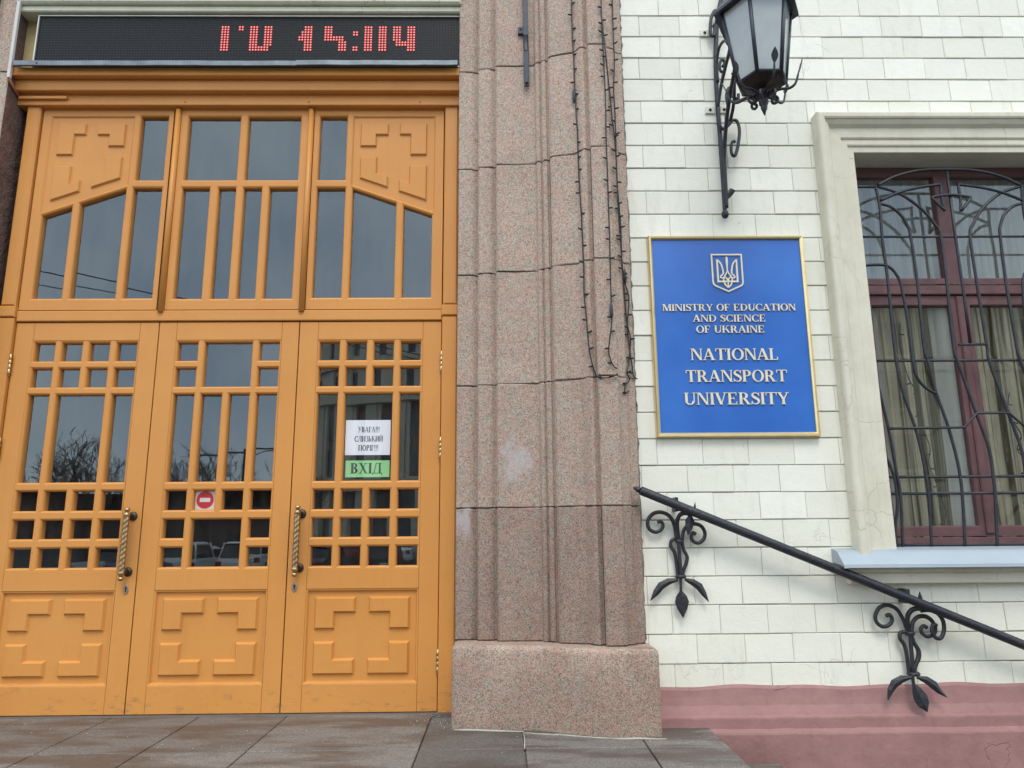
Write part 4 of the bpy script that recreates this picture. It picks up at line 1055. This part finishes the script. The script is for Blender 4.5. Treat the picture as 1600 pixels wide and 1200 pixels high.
t_ = a6([(646, 572), (588, 515), (597, 506), (650, 498)], GY); bar(t_+[Vector((GX, GY, t_[-1].z+.003))], yo=-.012, sm=3, name='bow_bar')
zg = a7([(262, 510), (440, 507), (618, 504), (676, 437)], GY)
bar(zg+[Vector((2*3.293-p.x, p.y, p.z)) for p in reversed(zg[1:])]+[Vector((4.085, GY, zg[0].z))], False, .0092, 0, 'crossbar', -.009)
bar([P(1300+590/3, 500+117/3, GY), P(1300+722/3, 500+115/3, GY)], False, .0092, 0, 'crossbar', -.007)
bar(a7([(238, 630), (262, 655), (285, 710), (300, 765), (309, 870), (298, 990), (310, 1068)], GY), yo=.006)

# ================================================================== LANTERN
LX, LY = 1.567, -.85
ln = thing('wall_lantern', 'six sided frosted glass lantern on a black wrought iron wall bracket', 'lantern', (1.567, -.03, 3.30))
zb, zt, rb, rt = 3.790, 4.262, .138, .207
hexp = lambda r, z, k: Vector((LX+r*cos(pi/3*k), LY+r*sin(pi/3*k), z))
bm = NB()
for k in range(6):
    a, b_, c, d = hexp(rb, zb, k), hexp(rb, zb, k+1), hexp(rt, zt, k+1), hexp(rt, zt, k)
    q = [bm.verts.new(p) for p in (a, b_, c, d)]; bm.faces.new(q)
fix(bm)
bmesh.ops.solidify(bm, geom=bm.faces[:], thickness=-.003); obj('glass_panes', bm, FROST, ln)
bm = NB()
for k in range(6):
    tube(bm, [hexp(rb+.004, zb-.006, k), hexp(rt+.004, zt, k)], .0125, 4)
    for r, z, s in ((rb+.003, zb, .0125), (rt+.003, zt, .012)):
        tube(bm, [hexp(r, z, k), hexp(r, z, k+1)], s, 4)
obj('lantern_frame', bm, DSTEEL, ln)
# funnel under the glass
bm = NB(); A = [bm.verts.new(hexp(rb, zb-.005, k)) for k in range(6)]; B = [bm.verts.new(hexp(rb*.55, zb-.035, k)) for k in range(6)]; D = [bm.verts.new(hexp(.022, zb-.050, k)) for k in range(6)]
for U, V_ in ((A, B), (B, D)):
    for k in range(6): bm.faces.new((U[k], U[(k+1) % 6], V_[(k+1) % 6], V_[k]))
bm.faces.new(D); fix(bm); obj('bottom_cap', bm, plain('rusty_dark_iron', (.028, .022, .02), .6, .2, (.05, .03, .02), 30), ln)
bm = NB(); A = [bm.verts.new(hexp(rt+.055, zt-.012, k)) for k in range(6)]; A2 = [bm.verts.new(hexp(rt+.055, zt+.006, k)) for k in range(6)]; B = [bm.verts.new(hexp(.13, zt+.17, k)) for k in range(6)]; D = [bm.verts.new(hexp(.04, zt+.24, k)) for k in range(6)]; E0 = [bm.verts.new(hexp(rt-.01, zt+.0, k)) for k in range(6)]
for U, V_ in ((E0, A), (A, A2), (A2, B), (B, D)):
    for k in range(6): bm.faces.new((U[k], U[(k+1) % 6], V_[(k+1) % 6], V_[k]))
bm.faces.new(D); bm.faces.new(E0); fix(bm); obj('roof', bm, DSTEEL, ln)
bm = NB(); lathe(bm, [(.012, zb-.012), (.022, zb-.04), (.030, zb-.062), (.020, zb-.085), (.028, zb-.105), (.028, zb-.14), (.018, zb-.155), (.020, zb-.165), (.003, zb-.215)], (LX, LY, 0), 10); obj('finial', bm, IRON, ln)
def radial(az, prof_, r, name='scroll', lf=None):
    d = Vector((cos(az), sin(az), 0)); bm = NB()
    tube(bm, [Vector((LX, LY, zb))+d*a+Vector((0, 0, h)) for a, h in prof_], r, 8, 5)
    if lf:
        p0 = Vector((LX, LY, zb))+d*prof_[-1][0]+Vector((0, 0, prof_[-1][1])); s = Vector((-d.y, d.x, 0)); u = (d*lf[0]+Vector((0, 0, lf[1])))
        pr = [(0, .004), (.25, .016), (.5, .021), (.75, .014), (1, .001)]
        T = []
        nrm = u.cross(s).normalized()
        for t, wd_ in pr: c = p0+u*t; T.append([bm.verts.new(c+s*wd_), bm.verts.new(c+nrm*.005), bm.verts.new(c-s*wd_), bm.verts.new(c-nrm*.003)])
        for i in range(len(T)-1):
            for k in range(4): bm.faces.new((T[i][k], T[i][(k+1) % 4], T[i+1][(k+1) % 4], T[i+1][k]))
        bmesh.ops.recalc_face_normals(bm, faces=bm.faces)
    obj(name, bm, IRON, ln)
ARM = [(.02, -.11), (.05, -.085), (.10, -.075), (.15, -.085), (.185, -.065), (.205, -.01)]
for az in (-90, -30, 30, 150, 210): radial(RD(az), ARM, [.010, .009, .008, .006], 'leaf_arm', (.03, .085))
for az in (-60, 0, 60, 120, 180, 240):
    pts = [(.022, -.10), (.05, -.085)]+[(.062+.027*(1-i/26)*cos(-2.0+i*.42)*1.0+.004, -.118+.030*(1-i/26)*sin(2.3-i*.42)) for i in range(0, 20, 2)]
    radial(RD(az), pts, .0085)
# bracket: main bar on the wall, its back bar and scrolls; the plane stands square to the wall
b5 = crop(1060, 0, 3.333)
YB = -.035
def iron(pts, r, name, n=8, sm=5, flat=1.): 
    bm = NB(); tube(bm, pts, r, n, sm, flat); obj(name, bm, IRON, ln)
def pz(x, y, s, yy): return P(x, y, yy)
V3 = lambda y, z, x=1.567: Vector((x, y, z))
iron(b5([(236, -60), (205, 90), (195, 250), (197, 420), (205, 560), (218, 720), (230, 900), (240, 1060), (243, 1110)], YB), [.017, .017, .017, .016, .015], 'bracket_bar', 6)
bm = NB(); ball(bm, P(1133, 335, -.04), .026, 10, 1.2); obj('end_knob', bm, IRON, ln)
iron([V3(-.045, 3.36), V3(-.055, 3.52), V3(-.075, 3.75), V3(-.16, 3.93), V3(-.28, 4.08), V3(-.42, 4.20), V3(-.52, 4.40), V3(-.60, 4.62), V3(-.72, 4.72), V3(-.85, 4.66)], [.014, .015, .014, .013, .012], 'bracket_bar', 6)
bm = NB(); blade(bm, [P(1136, 312, -.05), P(1141, 303, -.06), P(1145, 296, -.065)], [.004, .018, .020], .012); fix(bm); obj('leaf', bm, IRON, ln)
# scrolls along the bracket
iron(b5([(210, 560), (212, 640), (232, 672), (262, 650), (280, 628), (305, 632), (318, 680), (310, 760), (295, 810), (278, 800), (275, 760), (285, 735), (297, 742)], -.07), [.013, .012, .012, .010], 'scroll')
iron([P(1060+x/3.333, y/3.333, yy) for x, y, yy in ((268, 640, -.06), (285, 560, -.14), (292, 480, -.24), (290, 400, -.36), (278, 380, -.38))], [.013, .011, .009], 'support_arm')
iron([P(1060+x/3.333, y/3.333, yy) for x, y, yy in ((292, 530, -.20), (330, 520, -.45), (390, 490, -.75), (430, 485, -.84))], [.011, .010], 'support_arm')
iron(b5([(258, 550), (250, 500), (262, 458), (282, 470), (285, 505), (310, 512), (312, 490)], -.20), [.012, .010, .012], 'scroll')
iron([P(1060+x/3.333, y/3.333, yy) for x, y, yy in ((205, 430, -.05), (200, 330, -.07), (212, 250, -.12), (240, 212, -.2), (258, 230, -.26))], [.012, .010], 'scroll')
iron([P(1060+x/3.333, y/3.333, yy) for x, y, yy in ((205, 560, -.05), (222, 450, -.10), (240, 370, -.16), (262, 280, -.24), (290, 150, -.32), (330, -20, -.42))], [.012, .012, .012], 'support_arm')
iron(b5([(240, 372), (222, 372), (214, 345), (222, 315), (238, 318), (238, 345), (228, 340)], -.14), [.010, .012], 'scroll')
iron(b5([(203, 120), (205, 70), (190, 55), (172, 90), (166, 150), (172, 185), (188, 180), (190, 140), (180, 130)], -.05), [.012, .012, .015], 'scroll')
iron(b5([(230, 60), (240, 30), (262, 40), (255, 60), (238, 50)], -.12), .010, 'scroll')
iron([P(1060+x/3.333, y/3.333, yy) for x, y, yy in ((225, 80, -.1), (270, 40, -.3), (290, -10, -.5), (330, -60, -.8))], .011, 'support_arm')
for (x, y) in ((136, 172), (165, 574), (238, 572)):
    q = P(1060+x/3.333, y/3.333, -.012); bm = NB(); cprism(bm, rect(q.x-.034, q.x+.034, q.z-.026, q.z+.026), -.016, .003, .002); fp = obj('fixing_plate', bm, BRICK, ln)
    bm = NB(); ball(bm, (q.x, -.017, q.z), .011, 8); obj('bolt', bm, BRONZE, fp)

# ================================================================== HANDRAIL
hr = thing('handrail', 'black round iron handrail sloping down to the right past the wall', 'handrail', (1.2, -.12, .6))
RA, RB_ = P(1000, 766, -.12), P(1600, 1008, -.12); dr = (RB_-RA).normalized()
bm = NB(); tube(bm, [RA+dr*t for t in (0, .004, .012, 1.0, 2.0, 3.4)], [.020, .0265, .0285, .0285, .0285, .0285], 16); obj('rail', bm, IRON, hr)
bm = NB(); tube(bm, [RA+dr*t for t in (-.046, -.030, -.014, .002)], [.003, .013, .020, .017], 12); obj('tip', bm, IRON, hr)
def bracket(cr_, Yb, parts, root):
    """parts: (kind, pixels, size); the bracket is forged flat and fixed to the wall, its arms reach out to the rail"""
    for kind, pts, a, b_ in parts:
        yo = b_ if isinstance(b_, (int, float)) else 0
        q = [p for p in cr_(pts, Yb+yo)]
        bm = NB()
        if kind == 'bar': tube(bm, q, a, 8, 5)
        elif kind == 'reach':
            n0 = len(q)
            q = [P(*xy, Yb+yo+(-.105-Yb-yo)*i/(n0-1)) for i, xy in enumerate(b_2(cr_, pts))]
            tube(bm, q, a, 8, 4)
        elif kind == 'leaf': blade(bm, q, a, .006, .009); bmesh.ops.recalc_face_normals(bm, faces=bm.faces)
        elif kind == 'collar':
            lathe(bm, [(a*.8, -.012), (a, -.006), (a, .006), (a*.8, .012)], tuple(q[0]), 12)
        elif kind == 'plate':
            x0, x1 = min(p.x for p in q), max(p.x for p in q); z0, z1 = min(p.z for p in q), max(p.z for p in q)
            cbox(bm, x0, x1, -.10, .0, z0, z1, .006)
        obj({'bar': 'scroll', 'reach': 'rail_arm', 'leaf': 'leaf', 'collar': 'collar', 'plate': 'wall_fixing'}[kind], bm, IRON, root)
def b_2(cr_, pts): 
    k = cr_.__defaults__ if False else None
    return [(cr_.x0+x/cr_.s, cr_.y0+y/cr_.s) for x, y in pts]
class Crop:
    def __init__(s, x0, y0, k): s.x0, s.y0, s.s = x0, y0, k
    def __call__(s, pts, Y): return [P(s.x0+x/s.s, s.y0+y/s.s, Y) for x, y in pts]
B1, B2 = Crop(980, 740, 4.616), Crop(1300, 880, 4.617)
def spiral(cx, cy, r0, a0, turns, n=14, sgn=1):
    return [(cx+r0*(1-.72*i/n)*cos(a0+sgn*turns*2*pi*i/n), cy+r0*(1-.72*i/n)*sin(a0+sgn*turns*2*pi*i/n)) for i in range(n+1)]
br1 = obj('rail_bracket', (lambda b: (tube(b, B1([(372, 480), (378, 600), (390, 745)], -.045), [.011, .012, .012], 8, 4), b)[1])(NB()), IRON, hr)
bracket(B1, -.04, [
 ('bar', [(355, 470), (345, 400), (330, 345), (300, 302), (245, 278), (190, 288), (155, 325), (148, 368), (165, 405), (205, 422), (245, 405), (258, 372), (243, 346), (218, 350)], [.011, .0125, .0125, .012, .011, .012], 0),
 ('bar', [(395, 480), (408, 410), (440, 372), (490, 362), (535, 380), (560, 425), (552, 472), (515, 500), (478, 488), (462, 455), (475, 428), (495, 438)], [.011, .0125, .012, .012, .012], -.01),
 ('reach', [(372, 480), (362, 400), (362, 340), (380, 298), (415, 285), (450, 290)], [.012, .014, .015], 0),
 ('leaf', [(455, 300), (452, 340), (445, 390), (440, 445)], [.010, .030, .024, .004], -.05),
 ('leaf', [(480, 300), (486, 250), (490, 205)], [.014, .010, .001], -.03),
 ('bar', [(352, 468), (318, 485), (315, 525), (342, 570), (356, 650), (366, 740)], [.010, .012, .011], .008),
 ('bar', [(395, 485), (408, 550), (432, 600), (425, 650), (405, 700), (398, 742)], [.010, .012, .011], .006),
 ('collar', [(375, 487)], .026, 0), ('collar', [(386, 742)], .034, 0),
 ('leaf', [(366, 765), (300, 778), (245, 808), (208, 858), (166, 918)], [.008, .020, .024, .020, .001], -.005),
 ('leaf', [(415, 762), (470, 782), (520, 815), (552, 865), (588, 926)], [.008, .020, .024, .018, .001], -.005),
 ('bar', [(384, 745), (386, 800), (388, 855)], [.009, .009], -.004),
 ('leaf', [(388, 845), (391, 885), (395, 925), (398, 975), (403, 1040)], [.008, .034, .044, .032, .001], -.006),
 ('plate', [(328, 172), (358, 275)], 0, 0)], br1)
br2 = obj('rail_bracket', (lambda b: (tube(b, B2([(562, 500), (570, 600), (585, 795)], -.05), [.011, .012, .012], 8, 4), b)[1])(NB()), IRON, hr)
bracket(B2, -.045, [
 ('bar', [(548, 495), (530, 450), (505, 390), (465, 330), (400, 302), (340, 322), (312, 380), (325, 430), (370, 458), (418, 440), (433, 402), (415, 372), (390, 380)], [.011, .0125, .0125, .012, .012], 0),
 ('reach', [(555, 490), (545, 430), (548, 375), (575, 338), (615, 325), (650, 330)], [.012, .015, .016], 0),
 ('bar', [(575, 495), (582, 430), (615, 390), (665, 382), (710, 405), (738, 445), (745, 480), (735, 510), (690, 530), (650, 505), (642, 470), (662, 452), (685, 466)], [.012, .014, .012, .011, .012], -.012),
 ('bar', [(640, 345), (700, 340), (755, 358), (798, 410), (808, 480), (785, 540), (745, 535), (722, 490), (730, 445), (755, 450)], [.011, .0125, .0125, .012, .013], -.03),
 ('leaf', [(640, 260), (634, 235), (632, 205)], [.014, .012, .001], -.03),
 ('bar', [(548, 495), (495, 500), (490, 540), (522, 590), (540, 670), (556, 790)], [.011, .013, .012], .004),
 ('bar', [(570, 505), (590, 570), (622, 625), (624, 680), (602, 735), (592, 790)], [.012, .015, .013], -.004),
 ('collar', [(562, 505)], .030, 0), ('collar', [(588, 797)], .038, -.01),
 ('leaf', [(575, 822), (505, 835), (450, 868), (422, 915), (402, 986)], [.008, .022, .026, .020, .003], -.055),
 ('leaf', [(612, 822), (680, 842), (735, 880), (775, 925), (828, 968)], [.008, .022, .026, .016, .001], -.055),
 ('bar', [(582, 800), (585, 850), (592, 885)], [.010, .010], -.045),
 ('leaf', [(588, 872), (612, 920), (640, 975), (662, 1020), (685, 1072)], [.010, .032, .044, .036, .001], -.058),
 ('plate', [(492, 182), (540, 285)], 0, 0)], br2)
# third bracket further down the rail, beyond the picture's edge
# ================================================================== THE SQUARE OPPOSITE (mirrored in the panes)
BARK = plain('grey_brown_bark', (.085, .070, .058), .9, 0, (.055, .046, .04), 6)
def tree_meshes(seed, h):
    r_ = random.Random(seed); tr, cr_ = NB(), NB()
    def grow(p, d, ln_, rad, lvl):
        pts = [p]; dd = d
        for i in range(3):
            dd = (dd+Vector((r_.uniform(-.22, .22), r_.uniform(-.22, .22), r_.uniform(-.05, .16)))).normalized(); pts.append(pts[-1]+dd*ln_/3)
        tube(tr if lvl < 2 else cr_, pts, (max(rad, .011), max(rad*.62, .009)), 5 if lvl < 2 else 3, 0, 1., False)
        if lvl >= 6: return
        for k in range(r_.choice((2, 3, 3)) if lvl else 4):
            a = r_.uniform(0, 2*pi); s = r_.uniform(.45, .95); side = dd.orthogonal().normalized(); side.rotate(Matrix.Rotation(a, 3, dd))
            grow(pts[-1 if k else 2]*1, (dd*1.0+side*s+Vector((0, 0, .12))).normalized(), ln_*r_.uniform(.62, .82), rad*.6, lvl+1)
    grow(Vector((0, 0, 0)), Vector((0, 0, 1)), h*.27, h*.017, 0)
    return tr, cr_
protos = []
for i in range(2):
    tr, cr_ = tree_meshes(40+i, 7.6)
    protos.append((tr, cr_))
TREES = [(-34.5, -41, 1.25, .2), (-30.6, -44, 1.5, 1.4), (-27.2, -42, 1.3, 2.6), (-24.2, -40, 1.5, 3.3), (-20.6, -42, 1.3, 4.5), (-17.6, -40, 1.45, 5.2), (-13.2, -43, 1.2, 2.0), (-37.5, -45, 1.3, 4.0), (16, -30, 1.5, .7), (24, -31, 1.7, 2.2)]
TL = ['leftmost bare tree across the square, mirrored in the left door', 'bare spreading tree mirrored behind the left door large pane', 'shorter bare tree mirrored near the left door edge', 'dense bare tree mirrored right of the left door pane', 'small bare tree mirrored in the middle door left pane', 'bare tree mirrored beside the lamp post in the middle door', 'low bare tree mirrored right of the lamp post in the middle door', 'bare tree mirrored furthest left, in the narrow left door pane', 'bare tree before the cream building mirrored in the grilled window', 'tallest bare tree before the cream building opposite']
made = {}
for i, (x, y, s, rz) in enumerate(TREES):
    k = i % 2
    if k not in made:
        t = thing('bare_tree', TL[i], 'tree', (0, 0, 0)); 
        obj('trunk', protos[k][0], BARK, t, local=True); obj('crown', protos[k][1], BARK, t, local=True); made[k] = t
    else: t = copy_tree(made[k])
    t['label'] = TL[i]; t.location = (x, y, -.7); t.scale = (s*.84, s*.84, s*.84); t.rotation_euler = (0, 0, rz)
# cars parked on the square
TYRE = plain('tyre_rubber', (.02, .02, .02), .8); RIM = plain('alloy_rim', (.45, .46, .47), .35, .8); CGL = plain('dark_car_glass', (.012, .014, .016), .08, 0, None, 8, 0, 60, .8)
RLT = plain('red_tail_lamp', (.30, .012, .012), .2); CHR = plain('clear_lamp', (.6, .6, .6), .15, .6); PLATE = plain('number_plate', (.7, .7, .7), .5)
def car(name, label, x, y, rz, col, tall):
    t = thing(name, label, 'car', (x, y, -.70), rz, 'cars parked on the square opposite')
    paint = plain('car_paint', col, .25, .1, tuple(c*.95 for c in col), 3, 0, 60, .6)
    h0, hb, ht = .24, (.98 if tall else .92), (1.66 if tall else 1.42)
    Ls = 2.2
    low = [(-Ls, h0+.16), (-Ls+.08, h0), (Ls-.12, h0), (Ls, h0+.18), (Ls, hb-.28), (Ls-.15, hb-.12), (1.0, hb), (-Ls+.25 if not tall else -Ls+.06, hb), (-Ls, hb-.16)]
    def ext(prof_, hw, taper, bmx):
        prev = None
        for s_, k in ((-1, 1), (-.86, 0), (.86, 0), (1, 1)):
            vs = [bmx.verts.new((xx*(1-.02*k), s_*hw*(1-taper*max(0, (zz-h0))/1.4), zz)) for xx, zz in (prof_ if not k else [(a*.985, (b_-.6)*.95+.6) for a, b_ in prof_])]
            if prev:
                for i in range(len(vs)): bmx.faces.new((prev[i], prev[(i+1) % len(vs)], vs[(i+1) % len(vs)], vs[i]))
            else: bmx.faces.new(vs)
            prev = vs
        bmx.faces.new(prev); bmesh.ops.recalc_face_normals(bmx, faces=bmx.faces)
    b = NB(); ext(low, .90, .06, b); body = obj('body', b, paint, t, local=True)
    rear = -Ls+.12 if tall else -Ls+.75
    b = NB(); ext([(rear, hb-.01), (1.05, hb-.01), (.35, ht-.06), (rear+.32, ht-.06)], .80, .20, b); obj('windows', b, CGL, t, local=True)
    b = NB(); ext([(rear+.22, ht-.07), (.42, ht-.07), (.2, ht), (rear+.40, ht)], .76, .14, b); obj('roof', b, paint, t, local=True)
    for sy in (-1, 1):
        for px_ in (rear+.14, .72):
            b = NB(); tube(b, [(px_, sy*.80, hb), (px_+(.22 if px_ < 0 else -.36), sy*.69, ht-.04)], .04, 4); obj('pillar', b, paint, t, local=True)
        for wx in (-1.35, 1.35):
            b = NB(); lathe(b, [(.2, -.1), (.31, -.1), (.33, -.06), (.33, .06), (.31, .1), (.2, .1)], (wx, sy*.80, .33), 18, 'y'); wh = obj('wheel', b, TYRE, t, local=True)
            b = NB(); lathe(b, [(.19, -.105), (.05, -.112), (.05, .112), (.19, .105)], (wx, sy*.80, .33), 10, 'y'); obj('rim', b, RIM, wh, local=True)
        b = NB(); cbox(b, -Ls-.012, -Ls+.12, sy*.72-.13, sy*.72+.13, hb-.34, hb-.12, .02); obj('tail_lamp', b, RLT, t, local=True)
        b = NB(); cbox(b, Ls-.12, Ls+.01, sy*.66-.15, sy*.66+.15, hb-.36, hb-.20, .02); obj('headlight', b, CHR, t, local=True)
    b = NB(); cbox(b, -Ls-.02, -Ls, -.26, .26, .55, .67, .003); obj('number_plate', b, PLATE, t, local=True)
    return t
W_, S2, D_, B_ = (.80, .81, .80), (.46, .51, .56), (.05, .053, .058), (.03, .05, .16)
for a in (('white tall estate car mirrored left in the middle door large pane', -13.6, -27.5, -95, W_, True), ('white saloon car mirrored behind the white estate car', -14.2, -30.5, -70, W_, False), ('white tall car mirrored in the middle door right pane', -11.2, -28.5, -90, W_, True),
          ('dark blue car mirrored in the middle door bottom left pane', -13.6, -22.0, -100, B_, False), ('grey blue car mirrored in the left door bottom panes', -15.6, -19.2, -178, S2, True), ('white hatchback mirrored behind the grey blue car', -17.6, -26, -120, W_, False),
          ('black car mirrored in the right door lower left pane', -7.6, -26, -80, D_, False), ('dark car mirrored in the right door lower panes', -5.2, -27, -100, D_, True), ('silver car far away mirrored above the white saloon', -17.5, -37, -20, S2, False)):
    car('parked_car', a[0], a[1], a[2], RD(a[3]), a[4], a[5])
rc = random.Random(9)
for i in range(9):
    t = car('parked_car', 'small distant car parked in the far row mirrored in the door panes', -22+2.75*i, -36-rc.uniform(0, 2.5), RD(-90+rc.uniform(-12, 12)), rc.choice((W_, W_, D_, (.30, .31, .33), (.28, .03, .03))), rc.random() < .5)
    t['group'] = 'distant cars parked in the far row'
# low dark terrace beyond the trees
lb = thing('low_building', 'long low dark brown building behind the bare trees opposite', 'building', (-50, -72, -.7))
bm = NB(); box(bm, -95, -21, -80, -70, -.7, 4.2); obj('wall', bm, plain('dark_brick', (.12, .08, .066), .85, 0, (.06, .042, .036), .4), lb)
bm = NB(); cprism(bm, [(-95.5, 4.2), (-20.5, 4.2), (-22, 5.6), (-94, 5.6)], -80, -69.6, .01); fix(bm); obj('roof', bm, plain('dark_roof', (.06, .055, .05), .8), lb)
# corner apartment house with rounded front
BEI, BRN = plain('beige_stone', (.76, .70, .56), .8), plain('brown_panel', (.21, .125, .095), .7)
ab = thing('apartment_building', 'tall beige and brown round fronted block mirrored in the right door', 'building', (-6.6, -66, -.7))
cx, cy, R = -6.6, -70, 13.2
def pol(a, r): return cx+r*sin(RD(a)), cy+r*cos(RD(a))
bm = NB(); A = [bm.verts.new((*pol(a, R), -.7)) for a in range(-90, 91, 6)]; B = [bm.verts.new((*pol(a, R), 19.5)) for a in range(-90, 91, 6)]
for i in range(len(A)-1): bm.faces.new((A[i], A[i+1], B[i+1], B[i]))
bm.faces.new(B); bm.faces.new(A); bmesh.ops.recalc_face_normals(bm, faces=bm.faces); obj('wall', bm, BRN, ab)
for z, hh, pr in ((5.0, .7, .7), (12.2, .8, .8), (16.0, .5, .6), (19.3, 1.0, 1.0)):
    bm = NB()
    O_ = [pol(a, R+pr) for a in range(-90, 91, 5)]; I_ = [pol(a, R-.1) for a in range(-90, 91, 5)]
    T_o = [bm.verts.new((*p, z+hh)) for p in O_]; B_o = [bm.verts.new((*p, z)) for p in O_]; T_i = [bm.verts.new((*p, z+hh)) for p in I_]; B_i = [bm.verts.new((*p, z)) for p in I_]
    for i in range(len(O_)-1):
        for U, V_ in ((B_o, T_o), (T_o, T_i), (B_i, B_o)): bm.faces.new((U[i], U[i+1], V_[i+1], V_[i]))
    bmesh.ops.recalc_face_normals(bm, faces=bm.faces); obj('cornice', bm, BEI, ab)
def facet(name, mat, a, hw, z0, z1, pr):
    bm = NB(); p = Vector((*pol(a, R), 0)); n_ = Vector((sin(RD(a)), cos(RD(a)), 0)); s = Vector((n_.y, -n_.x, 0)); vs = []
    for d in (-.25, pr):
        for u, z in ((-hw, z0), (hw, z0), (hw, z1), (-hw, z1)): q = p+n_*d+s*u; vs.append(bm.verts.new((q.x, q.y, z)))
    for q in ((0, 1, 2, 3), (4, 5, 6, 7), (0, 1, 5, 4), (1, 2, 6, 5), (2, 3, 7, 6), (3, 0, 4, 7)): bm.faces.new([vs[i] for i in q])
    bmesh.ops.recalc_face_normals(bm, faces=bm.faces); obj(name, bm, mat, ab)
AGL = plain('building_window', (.035, .055, .07), .12, 0, (.02, .03, .045), 2, 0, 60, .8)
for i, a in enumerate(range(-66, 67, 11)):
    facet('pilaster', BEI, a, .55, -.7, 12.2, .45); facet('pilaster', BEI, a+3.2, .16, 5.7, 12.2, .3)
    for z in (-.2, 5.9, 9.0, 13.2, 16.7): facet('window', AGL, a+6.3, .62, z, z+(4.6 if z < 0 else 2.3), .06)
    facet('pier', BEI, a, .95, 13., 19.3, .25); facet('spandrel', BEI, a+6.3, .8, 15.5, 16.7, .12); facet('spandrel', BEI, a+5.5, 1.25, 12.9, 13.2, .12)
# cream block mirrored in the grilled window
cb = thing('cream_building', 'cream plastered street house mirrored in the grilled window', 'building', (26, -42, -.7))
bm = NB(); box(bm, 8, 52, -54, -40, -.7, 15.5); obj('wall', bm, plain('cream_render', (.66, .60, .44), .85), cb)
for i in range(9):
    for z in (1.2, 5.0, 8.8, 12.2):
        bm = NB(); box(bm, 10+i*4.6, 11.7+i*4.6, -40.05, -39.93, z, z+2.1); fw = obj('window', bm, AGL, cb)
        bm = NB(); box(bm, 9.8+i*4.6, 11.9+i*4.6, -40.1, -39.75, z-.2, z-.02); obj('sill', bm, BEI, fw)
bm = NB(); box(bm, 7.6, 52.4, -40.6, -39.2, 15.5, 16.3); obj('cornice', bm, BEI, cb)
# street lamp and overhead lines
sp = thing('street_lamp', 'tall grey lamp post with a cross arm mirrored in the middle door', 'street lamp', (-12.6, -30.5, -.7))
bm = NB(); tube(bm, [(-12.6, -30.5, -.7), (-12.6, -30.5, 5.3)], (.11, .07), 8); obj('pole', bm, DSTEEL, sp)
bm = NB(); tube(bm, [(-15.3, -30.5, 5.15), (-12.6, -30.5, 5.12), (-9.6, -30.5, 5.12)], .045, 6); tube(bm, [(-12.6, -30.5, 4.6), (-11.6, -30.5, 5.0), (-10, -30.5, 5.1)], .03, 6); obj('cross_arm', bm, DSTEEL, sp)
bm = NB(); tube(bm, [(-12.6, -30.4, 2.35), (-12.0, -30.3, 2.4), (-11.3, -30.2, 2.2)], [.05, .10, .16], 8, 3, .5); obj('lamp_head', bm, DSTEEL, sp)
def cable(pts, lab, r=.022):
    bm = NB(); tube(bm, pts, r, 5, 6); tag(obj('overhead_cable', bm, WIRE), lab, 'cable', 'overhead cables across the square')
cable([(-60, -30, 7.9), (-38, -30, 7.6), (-20.5, -30, 8.1), (-10, -30, 7.95), (20, -30, 8.2)], 'horizontal overhead cable mirrored across the doors')
cable([(-40, -20, 14.2), (-20, -20, 11.4), (0, -20, 6.7)], 'steep overhead cable mirrored in the upper left panes')
cable([(-45, -24, 15.2), (-22, -24, 12.1), (-8, -24, 9.2), (2, -24, 7.)], 'long slanting overhead cable mirrored in the middle door')
cable([(-42, -36, 3.6), (-20, -36, 3.5), (-10, -36, 3.7)], 'low overhead cable mirrored before the bare trees', .018)
# unseen shell against daylight, left open behind the window room to backlight its curtains
bm = NB(); box(bm, -9, 1.2, .62, 6., 6.2, 6.4); box(bm, 1.2, 6.2, .62, 4.4, 6.2, 6.4); box(bm, -9, 1.2, 6., 6.2, -.7, 6.4); box(bm, -9, -8.8, .5, 6., -.7, 6.2); box(bm, 6.0, 6.2, .5, 4.4, -.7, 6.2); box(bm, -4.9, 1.25, .61, .72, 5.2, 6.2)
struct('building_shell', bm, DARK)
